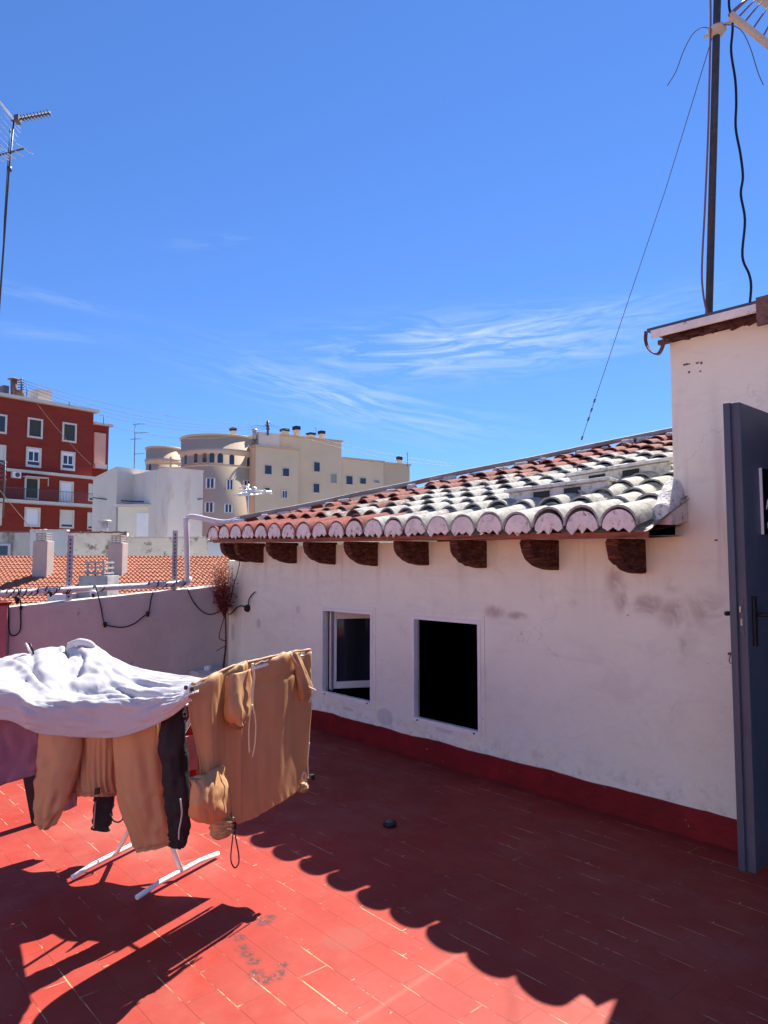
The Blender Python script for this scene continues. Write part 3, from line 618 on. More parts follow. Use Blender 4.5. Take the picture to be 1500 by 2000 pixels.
# narrow buttress between parapet and house
b = MB(); b.bb(-6.79, XC - .004, 3.80, 4.1, 0, 1.47)
tag(b.build('corner_pier', M_wall, bevel=.02), 'narrow white plastered pier between the parapet and the tiled eave corner', 'pier')

# white pipe: along the parapet, up, and on to the roof hip
pts = [pw(-60, 1164, -6.8), pw(0, 1160, -6.8), pw(100, 1154, -6.8), pw(230, 1147, -6.8), pw(330, 1141, -6.8), pw(366, 1138, -6.8)]
pz = thing('white_pipe', pts[-1], 'white pipe running along the mauve parapet top and bending up to the roof', 'pipe')
b = MB(); b.tube(pts, .028, 12); b.build('parapet_pipe', M_pipe, pz)
b = MB(); T0 = Vector((-6.72, 3.13, 0)); top = at(364, 1016, 0, -6.72); bot = pts[-1]
b.tube(spline([bot + Vector((0, 0, .02)), Vector((top.x, top.y, top.z - .05)), top, top + Vector((.05, .05, .035)), hipP(.1, .112), hipP(.22, .115)], 6), .027, 12); b.build('riser_pipe', M_pipe, pz)
b = MB(); b.tube([bot + Vector((0, -.02, -.03)), bot + Vector((0, .02, .06))], .034, 12); b.build('elbow', M_pipe, pz)

# perforated steel uprights
def perf_post(px, ptop, pbot, lab):
    x = -6.83; A_, B_ = at(px, pbot, 0, x), at(px + 2, ptop, 0, x); t = thing('perforated_post', (A_.x, A_.y, .9), lab, 'post', 'perforated steel posts behind the parapet')
    m = MB(); z = B_.z; w = .026
    m.box((A_.x, A_.y, (z + .9) / 2), (.002, w, (z - .9) / 2)); m.box((A_.x - .03, A_.y + w, (z + .9) / 2), (.03, .002, (z - .9) / 2)); m.build('angle_bar', M_galv, t)
    m = MB(); k = .95
    while k < z - .02: m.box((A_.x + .0025, A_.y, k), (.0012, .006, .009)); k += .037
    m.build('slot_row', M_black, t)
perf_post(340, 1036, 1150, 'perforated steel upright with slots, beside the white bent pipe')
perf_post(134, 1046, 1170, 'rust streaked perforated steel upright in the middle of the tiled roof view')

# string of black cable with sockets
sl_t = thing('string_lights', pw(230, 1145, -6.76), 'black string light cable wound round the white pipe and drooping over the parapet', 'string lights')
m = MB()
for path in ([(17, 1178), (17, 1220), (20, 1238), (30, 1241), (40, 1228), (40, 1190), (41, 1180)], [(186, 1143), (196, 1180), (203, 1215), (212, 1222), (240, 1225), (262, 1218), (280, 1204), (290, 1196), (295, 1170), (299, 1156)],
             [(366, 1150), (376, 1172), (392, 1192), (408, 1200), (425, 1196), (438, 1186)], [(36, 1150), (38, 1165), (41, 1182)]):
    m.tube(spline([pw(x, y, -6.735) for x, y in path], 5), .0055, 6)
for i, px in enumerate((8, 20, 34, 48, 62, 84, 98, 118, 122, 190, 298, 316, 330, 350)):
    c = pw(px, 1160 - px * .062, -6.8); r = .034; m.tube([c + Vector((math.cos(a) * r, -.05 + .1 * a / 6.3 + .01 * math.sin(i), math.sin(a) * r)) for a in [k * .5 for k in range(14)]], .005, 5)
m.build('cable', M_cable, sl_t)
for (px, py, r) in ((34, 1172, .024), (99, 1160, .018), (41, 1187, .015), (205, 1220, .02), (289, 1199, .02), (182, 1163, .015)):
    c = pw(px, py, -6.73); m = MB(); m.tube([c + Vector((0, 0, r * 1.2)), c + Vector((0, 0, r)), c, c - Vector((0, 0, r * 1.4))], [r * .5, r, r * .9, r * .4], 8); m.build('socket', M_black, sl_t)
# small round lamp on the pipe
c = pw(182, 1160, -6.76); m = MB(); m.tube([c, c + Vector((.015, 0, 0)), c + Vector((.02, 0, 0))], [.033, .033, .024], 16); lm = tag(m.build('round_reflector', M_white), 'small round white disc below the pipe in front of the grey chimney', 'disc')

# wiring on the house corner: socket box and cables
t = thing('junction_box', at(483, 1188, 1, 3.79), 'round black cable junction on the white wall near the corner', 'cable box')
c = at(483, 1188, 1, 3.785); m = MB(); m.tube([c + Vector((0, .015, 0)), c, c - Vector((0, .02, 0)), c - Vector((0, .03, 0))], [.036, .038, .032, .015], 12); m.build('case', M_black, t)
m = MB(); m.tube(spline([at(x, y, 1, 3.775) for x, y in ((446, 1200), (452, 1198), (462, 1187), (472, 1183), (480, 1187))], 5), .006, 6); m.tube(spline([at(x, y, 1, 3.775) for x, y in ((485, 1184), (486, 1172), (491, 1163), (498, 1156))], 5), .006, 6); m.build('cable', M_cable, t)
m = MB(); m.tube(spline([at(x, y, 1, 3.76) for x, y in ((469, 1094), (464, 1118), (456, 1145), (449, 1180))], 5), .005, 6); m.box(at(449, 1181, 1, 3.76), (.012, .012, .018)); m.box(at(470, 1092, 1, 3.76), (.012, .01, .012))
tag(m.build('hanging_cable', M_cable), 'thin black cable hanging from the eave down the white pier', 'cable')

# dried climbing plant at the corner
pl = thing('dried_vine', at(436, 1305, 1, 3.7), 'dried reddish brown climbing plant fanning out above the parapet corner', 'plant')
Yp = 3.66
stem = spline([at(x, y, 1, Yp) for x, y in ((436, 1312), (438, 1290), (441, 1262), (441, 1230), (440, 1200), (438, 1185), (436, 1165))], 5)
m = MB(); m.tube(stem, [.009 * (1.5 - i / len(stem)) for i in range(len(stem))], 6)
m.tube(spline([at(x, y, 1, Yp - .02) for x, y in ((440, 1200), (432, 1225), (428, 1245), (434, 1250), (440, 1252))], 4), .005, 5); m.tube([at(439, 1262, 1, Yp), at(423, 1271, 1, Yp)], .004, 5)
m.build('stem', M_raft, pl)
tw = MB(); lf = MB(); lf2 = MB(); lr = random.Random(11)
for i in range(230):
    s = at(439 + lr.uniform(-3, 3), 1205 - lr.uniform(0, 25), 1, Yp + lr.uniform(-.03, .03)); ex = lr.gauss(0, 1)
    e = at(434 + ex * 11 - lr.random() * 12, 1165 - lr.uniform(-10, 68), 1, Yp + lr.uniform(-.12, .14)); mid = s.lerp(e, .55) + Vector((lr.uniform(-.03, .03), lr.uniform(-.03, .03), .02))
    tw.tube([s, mid, e], [.0035, .0025, .0012], 4)
    for q in range(9):
        f = lr.uniform(.3, 1.05); c = s.lerp(e, f) + Vector((lr.gauss(0, .018), lr.gauss(0, .018), lr.gauss(0, .018))); a = Vector((lr.gauss(0, 1), lr.gauss(0, 1), lr.gauss(0, 1))).normalized(); bq = a.cross(Vector((.3, .5, .8))).normalized(); r = lr.uniform(.008, .018)
        (lf if lr.random() < (.5 if e.z > 1.25 else .9) else lf2).add([c - a * r, c + bq * r * .6, c + a * r, c - bq * r * .6], [(0, 1, 2, 3)])
tw.build('twigs', mat('wine_red_twigs', (0.13, 0.03, 0.03), 0.8, 0.3, 20, 0), pl)
lf.build('leaves', mat('dry_red_leaves', (0.26, 0.05, 0.05), 0.8, 0.35, 12, 0, transl=.3), pl)
lf2.build('leaves', mat('dry_orange_leaves', (0.46, 0.24, 0.09), 0.8, 0.35, 12, 0, transl=.3), pl)

# low concrete ledge and a small white cap in the corner
m = MB(); P_ = at(405, 1312, 1, 3.45); m.bb(-6.74, -6.15, 3.35, 3.78, 0, P_.z); tag(m.build('concrete_planter', M_mortarw, bevel=.01), 'low grey concrete ledge in the corner below the dried plant', 'ledge')
c = at(405, 1309, 1, 3.5); m = MB(); m.tube([c, c + Vector((0, 0, .035)), c + Vector((0, 0, .045))], [.035, .032, .02], 14); tag(m.build('plastic_cup', M_white), 'small white plastic cup standing on the concrete ledge', 'cup')
# black thing on the floor
t = thing('shoe_brush', at(760, 1612, 2, 0), 'small black round puck lying alone on the shaded red floor', 'puck')
c = at(761, 1613, 2, 0); m = MB(); m.tube([c, c + Vector((0, 0, .004)), c + Vector((0, 0, .018)), c + Vector((0, 0, .022))], [.034, .037, .037, .033], 18); m.build('rim', M_black, t)
m = MB(); m.tube([c + Vector((0, 0, .0222)), c + Vector((0, 0, .027))], [.024, .020], 14); m.build('cap', M_darkalu, t)
t.name = 'floor_puck'

# ------------------------------------------------------------------ drying rack and clothes
RD = Vector((-0.47, 0.88, 0)).normalized(); RN = Vector((RD.y, -RD.x, 0)); RC = Vector((-3.43, 1.51, 0))
def rk(s, n, z): return RC + RD * s + RN * n + Vector((0, 0, z))
rack = thing('drying_rack', RC, 'white folding drying rack with splayed feet, loaded with washing', 'drying rack')
for (qa, qb) in (((141, 1714), (290, 1639)), ((267, 1753), (426, 1667))):
    a_, b_ = at(*qa, 2, .02), at(*qb, 2, .02); mid = (a_ + b_) / 2 + Vector((0, 0, .012)); m = MB(); m.tube([a_, a_.lerp(mid, .5) + Vector((0, 0, .006)), mid, b_.lerp(mid, .5) + Vector((0, 0, .006)), b_], .0115, 10); m.build('foot', M_white, rack)
legA0, legB0 = at(226, 1668, 2, .035), at(354, 1701, 2, .035)
m = MB(); m.tube([legA0, rk(.05, .26, .79)], .011, 10); m.build('leg', M_white, rack)
m = MB(); m.tube([legB0, rk(.05, -.26, .79)], .011, 10); m.build('leg', M_white, rack)
E1 = P3(375, 1337, 2.74); E2 = P3(606, 1275, 3.39)
m = MB()
ends_ = []
for n_ in (-.75, -.52, -.28, -.14, 0, .14, .28, .44, .60):
    s0_ = -.27 - max(0, n_ - .28) * 1.0; zz = .79 + max(0, n_ - .28) * .38 + max(0, -n_ - .28) * .10; a_, b_ = rk(s0_, n_, zz), rk(.10, n_, zz)
    m.tube([a_, b_], .003 if n_ not in (-.75, -.28, .28) else .008, 6); ends_.append((a_, b_))
m.tube([E1, E2], .008, 8); ends_.append((E1, E2))
for k in (0, 1): m.tube([e[k] for e in ends_], .008, 8)
m.build('rails', M_white, rack)

def patch(name, ctrl, mt, nu=8, nv=8, wr=(), solid=.0022, parent=None, label=None, cat=None, folds=None, facet=None):
    """cloth surface through a grid of 3-D control points, with wrinkles"""
    rows = [spline(r, nu) for r in ctrl]; cols = [spline([rows[j][i] for j in range(len(rows))], nv) for i in range(len(rows[0]))]
    nI, nJ = len(cols), len(cols[0]); P = [[cols[i][j].copy() for j in range(nJ)] for i in range(nI)]
    Q = [[None] * nJ for _ in range(nI)]
    for i in range(nI):
        for j in range(nJ):
            a = P[min(i + 1, nI - 1)][j] - P[max(i - 1, 0)][j]; b_ = P[i][min(j + 1, nJ - 1)] - P[i][max(j - 1, 0)]; nn = a.cross(b_)
            nn = nn.normalized() if nn.length > 1e-12 else Vector((0, 0, 1)); u, v = i / (nI - 1), j / (nJ - 1); d = 0
            for (amp, fu, fv, seed, kind) in wr:
                q = noise.noise(Vector((u * fu + seed, v * fv, seed * 1.7)))
                d += amp * ((.6 - abs(q) * 3.0) if kind == 'r' else q * 1.6)
            if folds: d += folds(u, v)
            if facet:
                dv = noise.voronoi(Vector((u * facet[1] + .3 * noise.noise(Vector((u * 6, v * 6, 1))), v * facet[2], facet[3])))[0]; d -= facet[0] * (min(dv[1] - dv[0], .5) - .2) * max(0, min(1, (.8 - v) * 4, v * 6 + .2, u * 8, (1 - u) * 8))
            Q[i][j] = P[i][j] + nn * d
    m = MB(); m.add([Q[i][j] for i in range(nI) for j in range(nJ)], [(i * nJ + j, (i + 1) * nJ + j, (i + 1) * nJ + j + 1, i * nJ + j + 1) for i in range(nI - 1) for j in range(nJ - 1)], smooth=True)
    o_ = m.build(name, mt, parent, solid=solid)
    if cat: tag(o_, label, cat)
    return o_, Q
def G(rows): return [[P3(*c) for c in r] for r in rows]
def loft(m, rings, n=22, wr=.006, seed=0, fr=5, fz=9, seams=0):
    """closed elliptical sleeve: rings = (centre, half width, half depth, width direction)"""
    cs = spline([r[0] for r in rings], 14); N_ = len(cs)
    def ip(k, t):
        f = t * (len(rings) - 1); i = min(int(f), len(rings) - 2); q = f - i; q = q * q * (3 - 2 * q); return rings[i][k] * (1 - q) + rings[i + 1][k] * q
    vs = []
    for j, c in enumerate(cs):
        t = j / (N_ - 1); hw, hd = ip(1, t), ip(2, t); w = rings[0][3]; dd = (cs[min(j + 1, N_ - 1)] - cs[max(j - 1, 0)]).normalized(); w = (w - dd * w.dot(dd)).normalized(); e = dd.cross(w)
        for k in range(n):
            a = 2 * math.pi * k / n; q = noise.noise(Vector((math.cos(a) * fr * .5 + seed, math.sin(a) * fr * .5, t * fz))); q2 = noise.noise(Vector((math.cos(a) * fr + seed, math.sin(a) * fr, t * fz * 1.8 + 7)))
            r_ = wr * (q * 1.8 + (1 - abs(q2) * 4) * .6) - seams * (.005 * math.exp(-((t - .46 - .05 * math.cos(a)) / .012) ** 2) + .008 * math.exp(-((t - .90) / .02) ** 2)) + seams * .003 * math.sin(a * 11) * math.exp(-((t - .94) / .04) ** 2) + seams * .005 * math.sin(a * 5 + t * 9) * max(0, .5 - abs(t - .62)) * 1.2; vs.append(c + w * (math.cos(a) * (hw + r_)) + e * (math.sin(a) * (hd + r_)))
    m.add(vs, [(j * n + k, j * n + (k + 1) % n, (j + 1) * n + (k + 1) % n, (j + 1) * n + k) for j in range(N_ - 1) for k in range(n)] + [tuple(range(n - 1, -1, -1)), tuple((N_ - 1) * n + k for k in range(n))], smooth=True)

# white shirt spread flat over the rails, front part hanging down in a curve
rows = [
 [(-130, 1325, 3.7), (-60, 1305, 3.8), (0, 1289, 3.9), (60, 1274, 3.95), (115, 1264, 4.0), (140, 1255, 4.05), (165, 1254, 4.05), (195, 1268, 3.98), (250, 1303, 3.86), (320, 1315, 3.6), (402, 1325, 3.15)],
 [(-135, 1335, 3.6), (-65, 1318, 3.65), (0, 1302, 3.72), (55, 1292, 3.76), (105, 1284, 3.80), (145, 1282, 3.84), (175, 1284, 3.82), (215, 1297, 3.78), (262, 1319, 3.66), (325, 1329, 3.4), (398, 1332, 3.0)],
 [(-138, 1345, 3.45), (-68, 1332, 3.5), (8, 1316, 3.56), (52, 1322, 3.58), (98, 1325, 3.60), (140, 1322, 3.62), (185, 1325, 3.60), (232, 1332, 3.55), (280, 1340, 3.4), (332, 1343, 3.2), (392, 1340, 2.86)],
 [(-140, 1358, 3.35), (-70, 1346, 3.38), (18, 1335, 3.42), (56, 1349, 3.42), (100, 1355, 3.43), (145, 1356, 3.43), (190, 1356, 3.42), (238, 1357, 3.36), (286, 1358, 3.2), (335, 1355, 3.0), (386, 1347, 2.72)],
 [(-142, 1372, 3.3), (-72, 1360, 3.32), (24, 1351, 3.33), (60, 1368, 3.32), (105, 1373, 3.32), (150, 1371, 3.31), (196, 1371, 3.30), (244, 1372, 3.24), (292, 1371, 3.10), (338, 1367, 2.90), (380, 1354, 2.62)],
 [(-142, 1395, 3.3), (-72, 1382, 3.31), (22, 1382, 3.31), (58, 1398, 3.29), (104, 1405, 3.29), (150, 1408, 3.28), (196, 1408, 3.27), (243, 1404, 3.22), (290, 1397, 3.08), (336, 1383, 2.88), (376, 1361, 2.60)],
 [(-142, 1420, 3.3), (-72, 1405, 3.32), (18, 1406, 3.32), (52, 1424, 3.31), (100, 1437, 3.30), (148, 1442, 3.29), (196, 1442, 3.28), (243, 1436, 3.23), (289, 1422, 3.09), (334, 1399, 2.89), (373, 1368, 2.61)]]
def shirtfold(u, v):
    d = 0; top = max(0, min(1, (0.70 - v) / .12)) * min(1, u * 7)
    if top > 0:
        for (c, w, a, sl) in ((.16, .012, .030, -.35), (.30, .010, .022, -.9), (.42, .012, .022, .8), (.60, .010, .020, .55)):
            pass
        for (u0, v0, u1, v1, w, a) in ((.22, .10, .40, .58, .030, -.026), (.24, .08, .42, .52, .016, .028), (.42, .42, .95, .50, .020, .022), (.45, .30, .62, .26, .022, .024), (.50, .50, .66, .36, .014, .022), (.66, .36, .78, .52, .014, .018), (.30, .0, .33, .3, .014, .02), (.55, .60, .95, .40, .014, .018), (.70, .25, .95, .33, .02, .016), (.40, .06, .56, .16, .02, .030), (.56, .16, .50, .34, .016, .022), (.44, .0, .48, .22, .014, .03), (.36, .62, .62, .56, .012, .018)):
            dx, dy = u1 - u0, v1 - v0; L2 = dx * dx + dy * dy; t = max(0, min(1, ((u - u0) * dx + (v - v0) * dy) / L2)); q = math.hypot(u - u0 - t * dx, (v - v0 - t * dy) * .55)
            d += a * math.exp(-(q / w) ** 2) * math.sin(math.pi * min(1, .15 + t * .85)) ** .5
        d *= top
    low = max(0, min(1, (v - .68) / .1)); d += low * .010 * math.sin(u * 9 + v * 3.5)
    return d * .95
shirt, SQ = patch('white_shirt', G(rows), M_shirt, 11, 11, wr=((.008, 4, 3, 2.2, 's'), (.005, 9, 16, 5.1, 'r'), (.0028, 24, 30, 8.1, 'r'), (.001, 60, 60, 4.1, 's')), folds=shirtfold, facet=(.020, 8, 5, 3.3),
      label='white cotton shirt spread over the top of the drying rack with its edge hanging down', cat='shirt')
# collar lump of the shirt
m = MB(); cc = [P3(x, y, 3.98) for x, y in ((138, 1284), (134, 1268), (143, 1257), (160, 1254), (178, 1260), (184, 1274), (176, 1288))]
sp_ = spline(cc, 5); m.tube(sp_, [.008 + .012 * math.sin(math.pi * i / (len(sp_) - 1)) * (1 + .4 * noise.noise(Vector((i * .4, 0, 0)))) for i in range(len(sp_))], 10)
co = m.build('collar', M_shirt, shirt)
m = MB()
for (x, y) in ((363, 1345), (375, 1348)): c = P3(x, y - 2, 2.63); m.box(c, (.005, .005, .007), Vector((.8, .6, 0)), Vector((-.6, .8, 0)))
m.build('print', M_black, shirt)
# clothes peg on the back edge
c = P3(60, 1272, 3.93); pg = thing('clothes_peg', c, 'black and silver clothes peg clipped on the back edge of the white shirt', 'clothes peg')
for k, (dx, mt) in enumerate(((-5, M_alu), (3, M_black))):
    m = MB(); a_, b_ = P3(66 + dx * .2, 1281, 3.93), P3(55 + dx, 1256, 3.93); m.tube([a_, a_.lerp(b_, .5) + R3 * (.003 * (1 if dx > 0 else -1)), b_], [.004, .006, .005], 6); m.build('jaw', mt, pg)

# tan cargo garment on the outer rail
u_ = (E2 - E1); u_.z = 0
def hang(px, py, dn_=0.0):
    # point on the vertical sheet under the outer rail (plus dn_ metres towards the viewer)
    nrm = Vector((u_.y, -u_.x, 0)).normalized(); d = ray(px, py); k = (E1 + nrm * dn_ - EYE).dot(nrm) / d.dot(nrm); return EYE + d * k
car = thing('tan_cargo_trousers', (E1 + E2) / 2, 'tan cargo trousers hung wide over the outer rail, black cord loop dangling below', 'trousers')
cols = [(375, 1338, 1575), (392, 1331, 1590), (412, 1322, 1598), (432, 1312, 1606), (452, 1303, 1611), (475, 1296, 1606), (500, 1291, 1594), (528, 1284, 1577), (556, 1278, 1561), (582, 1273, 1547), (606, 1270, 1531)]
rows = []
for f in (0, .03, .15, .3, .45, .6, .75, .88, 1.0):
    r = []
    for k, (x, y0, y1) in enumerate(cols):
        xx = x; 
        if k == 0: xx = (375, 374, 372, 376, 385, 391, 394, 396, 398)[(0, .03, .15, .3, .45, .6, .75, .88, 1.0).index(f)]
        if k == 1: xx = x + (0, 0, -1, 0, 4, 8, 9, 10, 12)[(0, .03, .15, .3, .45, .6, .75, .88, 1.0).index(f)]
        if k == len(cols) - 1: xx = (606, 607, 606, 607, 608, 606, 605, 602, 600)[(0, .03, .15, .3, .45, .6, .75, .88, 1.0).index(f)]
        r.append(hang(xx, y0 + (y1 - y0) * f, .012 if f > .01 else 0))
    rows.append(r)
def cf(u, v):
    d = .012 * math.sin(u * 22 + .8 * math.sin(v * 3)) * (1 - v * .75) + .010 * math.sin(u * 11 + 1 + v * 2.2) * (.4 + v * .6)
    if u > .45: d += .006 * math.sin(u * 95) * max(0, 1 - v * 5) 
    d += .0022 * math.sin(u * 120 + 3 * math.sin(v * 9)) * max(0, (v - .9) * 9)       # gathers of the hem
    d += .010 * math.exp(-((v - (.30 - .06 * u)) / .012) ** 2) * (1 if u > .5 else 0) * .5
    d -= .022 * math.exp(-((u - .47) / .012) ** 2) * (1 if v > .08 else 0) * .6
    d += .012 * math.exp(-((u - .80) / .12) ** 2 - ((v - .55) / .3) ** 2)
    return d
patch('body', rows, M_tan, 9, 9, wr=((.004, 6, 1.2, 31, 's'), (.002, 16, 3, 35, 'r')), folds=cf, parent=car)
# rear half over the rail, seen as a bright rim
rows = []
for n_, dz_ in ((0, .0), (-.06, -.020), (-.13, -.06), (-.18, -.16), (-.20, -.32), (-.20, -.58)): rows.append([E1.lerp(E2, .36 + .635 * k / 8) + RN * n_ + Vector((0, 0, dz_)) for k in range(9)])
patch('back_panel', rows, M_tan2, 6, 6, wr=((.003, 8, 2, 41, 'r'),), folds=lambda u, v: .006 * math.sin(u * 60), parent=car)
m = MB(); sp_ = spline([hang(x, y - 1, .002) for x, y, _ in cols], 6); m.tube(sp_, [.006 + .005 * noise.noise(Vector((i * .35, 1, 0))) for i in range(len(sp_))], 8); m.build('waistband', M_tan2, car)
rows = []
for dz_ in (-.03, -.25, -.45, -.60): rows.append([E1.lerp(E2, .985) + RN * n_ + RD * (.02 * math.sin(n_ * 30 + dz_ * 5)) + Vector((0, 0, dz_ - .05 * abs(n_) / .2)) for n_ in (-.005, -.06, -.12, -.19)])
rows_l = [[E1.lerp(E2, .30 + .66 * k / 6) - RN * (.09 + .012 * math.sin(k * 1.7)) + Vector((0, 0, dz_)) for k in range(7)] for dz_ in (-.05, -.25, -.45, -.58)]
patch('shadow_layer', rows_l, M_tan, 6, 6, wr=((.004, 4, 2, 47, 'r'),), parent=car)  # hidden middle sheet, added to thicken the trousers' floor shadow
patch('shadow_end_fold', rows, M_tan, 6, 6, wr=((.004, 3, 2, 45, 'r'),), parent=car)  # hidden sheet across the end, added to widen the shadow's tip
# folded pocket bag with dark mouth near the middle
rows = [[hang(441, 1322, .03), hang(455, 1316, .05), hang(470, 1313, .05), hang(489, 1306, .03)], [hang(439, 1350, .03), hang(452, 1352, .06), hang(470, 1352, .06), hang(492, 1346, .03)], [hang(438, 1385, .03), hang(455, 1392, .07), hang(470, 1394, .065), hang(489, 1382, .03)], [hang(443, 1408, .03), hang(458, 1412, .06), hang(470, 1412, .06), hang(482, 1404, .03)]]
patch('pocket', rows, M_tan, 7, 7, wr=((.005, 3, 2, 51, 'r'), (.002, 9, 4, 53, 'r')), parent=car, folds=lambda u, v: -.028 * math.exp(-((u - .5 - .1 * (1 - v)) / .10) ** 2) * v)
rows = [[hang(443, 1405, .03), hang(458, 1411, .055), hang(470, 1411, .055), hang(480, 1404, .03)], [hang(447, 1418, .028), hang(458, 1424, .04), hang(470, 1424, .04), hang(478, 1414, .028)]]
patch('pocket_mouth', rows, M_pocket, 6, 4, parent=car)
# lower cargo pocket bulging out, and gathered cuff below it
rows = [[hang(368, 1519, .03), hang(380, 1517, .05), hang(400, 1512, .06), hang(420, 1500, .055), (hang(436, 1494, .03))], [hang(374, 1534, .05), hang(388, 1538, .08), hang(405, 1535, .09), hang(424, 1526, .08), hang(441, 1520, .03)],
        [hang(370, 1566, .05), hang(386, 1570, .09), hang(405, 1570, .10), hang(425, 1562, .09), hang(447, 1552, .03)], [hang(369, 1590, .04), hang(386, 1597, .075), hang(405, 1600, .08), hang(427, 1594, .07), hang(451, 1585, .03)], [hang(382, 1603, .03), hang(392, 1607, .04), hang(406, 1609, .04), hang(430, 1604, .035), hang(455, 1598, .02)]]
patch('cargo_pocket', rows, M_tan, 7, 7, wr=((.005, 4, 3, 61, 'r'), (.002, 9, 7, 63, 'r')), parent=car)
rows = [[hang(369, 1518, .03), hang(385, 1514, .045), hang(402, 1508, .05)], [hang(371, 1524, .05), hang(385, 1524, .07), hang(400, 1518, .07)]]
patch('pocket_rim', rows, M_pocket, 5, 3, parent=car)
m = MB(); loft(m, [(hang(436, 1598, .02), .055, .03, Vector(u_).normalized()), (hang(434, 1612, .02), .050, .034, Vector(u_).normalized()), (hang(434, 1624, .02), .052, .034, Vector(u_).normalized()), (hang(434, 1634, .02), .035, .02, Vector(u_).normalized())], wr=.006, seed=3, fr=12); m.build('cuff', M_tan, car)
# flap at the top right corner, sunlit gold put into its colour
rows = [[hang(566, 1277, .03), hang(574, 1275, .04), hang(584, 1274, .03)], [hang(576, 1305, .03), hang(588, 1304, .045), hang(597, 1306, .03)], [hang(581, 1335, .03), hang(594, 1338, .05), hang(611, 1340, .03)], [hang(586, 1368, .02), hang(594, 1366, .03), hang(606, 1356, .02)]]
patch('waist_flap', rows, M_tan2, 6, 6, wr=((.005, 3, 3, 71, 'r'),), parent=car)
for nm_, pts_, off_, r_ in (('drawstring', ((493, 1296), (496, 1320), (493, 1350), (492, 1376)), .05, .006), ('drawstring', ((492, 1376), (487, 1410), (486, 1445), (487, 1470)), .06, .003), ('drawstring', ((493, 1376), (499, 1410), (498, 1450), (493, 1478)), .06, .003),
                            ('flap_edge', ((569, 1278), (577, 1292), (590, 1312), (602, 1340), (612, 1346), (616, 1350), (609, 1360), (604, 1372)), .04, .004), ('hem_cord', ((604, 1450), (601, 1490), (602, 1520), (594, 1508), (590, 1524), (600, 1524)), .03, .003)):
    m = MB(); m.tube(spline([hang(x, y, off_) for x, y in pts_], 5), r_, 6); m.build(nm_, M_cream, car)
m = MB(); loft(m, [(hang(590, 1531, .01), .012, .012, Vector(u_).normalized()), (hang(592, 1540, .01), .028, .02, Vector(u_).normalized()), (hang(592, 1547, .01), .012, .012, Vector(u_).normalized())], wr=.004); m.build('hem_knot', M_tan2, car)
m = MB(); m.tube(spline([hang(x, y, .02) for x, y in ((457, 1612), (454, 1640), (451, 1668), (452, 1685), (459, 1695), (466, 1686), (466, 1668), (461, 1640), (457, 1616)) ], 5), .0028, 6)
m.box(hang(455, 1613, .03), (.010, .010, .014)); m.build('cord_loop', M_black, car)
m = MB(); m.box(hang(609, 1518, .01), (.010, .010, .012)); m.build('cord_lock', M_black, car)
m = MB(); m.tube(spline([hang(x, y, .028) for x, y in ((437, 1496), (443, 1530), (450, 1565), (454, 1608))], 5), .0035, 6); m.build('piping', M_pocket, car)

# tan jacket folded over a rail: hem and both sleeves hang below the shirt
jk = thing('tan_jacket', P3(200, 1440, 3.41), 'tan jacket hanging folded below the white shirt, elastic hem and two sleeves down', 'jacket')
Wd = R3.copy()
rows = []
for f in (0, .25, .5, .75, .86, .93, 1.0):
    y = 1400 + (1556 - 1400) * f; pin = (0, 0, .2, .9, 1.0, 1.0, .9)[(0, .25, .5, .75, .86, .93, 1.0).index(f)]
    rows.append([P3(x + (188 - x) * .06 * pin, y + (6 if x < 150 else -2 if x > 225 else 0) * f, Z) for x, Z in ((130, 3.50), (150, 3.45), (172, 3.42), (192, 3.41), (212, 3.42), (232, 3.46))])
patch('body', rows, M_jacket, 11, 9, wr=((.003, 8, 2, 81, 'r'), (.0015, 24, 4, 83, 's')), parent=jk, folds=lambda u, v: .007 * math.sin(u * 55 + 2 * math.sin(v * 4)) * min(1, v * 1.6) * (1 if v < .86 else .35) + .005 * math.sin(u * 150) * (1 if v > .86 else 0) - .010 * math.exp(-((v - .86) / .012) ** 2))
def cx(x, y, Z): return P3(x, y, Z)
px_m = 3.4 / 1400
m = MB(); loft(m, [(cx(122, 1400, 3.43), 42 * px_m, .04, Wd), (cx(117, 1470, 3.41), 41 * px_m, .045, Wd), (cx(110, 1520, 3.40), 36 * px_m, .045, Wd), (cx(97, 1570, 3.40), 29 * px_m, .038, Wd), (cx(88, 1603, 3.40), 19 * px_m, .028, Wd), (cx(86, 1619, 3.40), 8 * px_m, .015, Wd)], 34, .009, 1.3, 7, 3.0, 1); m.build('sleeve', M_jacket, jk)
m = MB(); loft(m, [(cx(272, 1395, 3.41), 44 * px_m, .04, Wd), (cx(272, 1460, 3.39), 47 * px_m, .05, Wd), (cx(276, 1530, 3.37), 48 * px_m, .05, Wd), (cx(289, 1590, 3.36), 42 * px_m, .045, Wd), (cx(297, 1638, 3.36), 35 * px_m, .035, Wd), (cx(300, 1656, 3.36), 34 * px_m, .028, Wd)], 36, .010, 8.3, 7, 3.0, 1); m.build('sleeve', M_jacket, jk)
m = MB(); m.box(P3(190, 1545, 3.37), (.011, .006, .014), Vector((.8, .55, .2)).normalized(), Vector((-.55, .8, 0)).normalized()); m.build('cord_lock', M_black, jk)

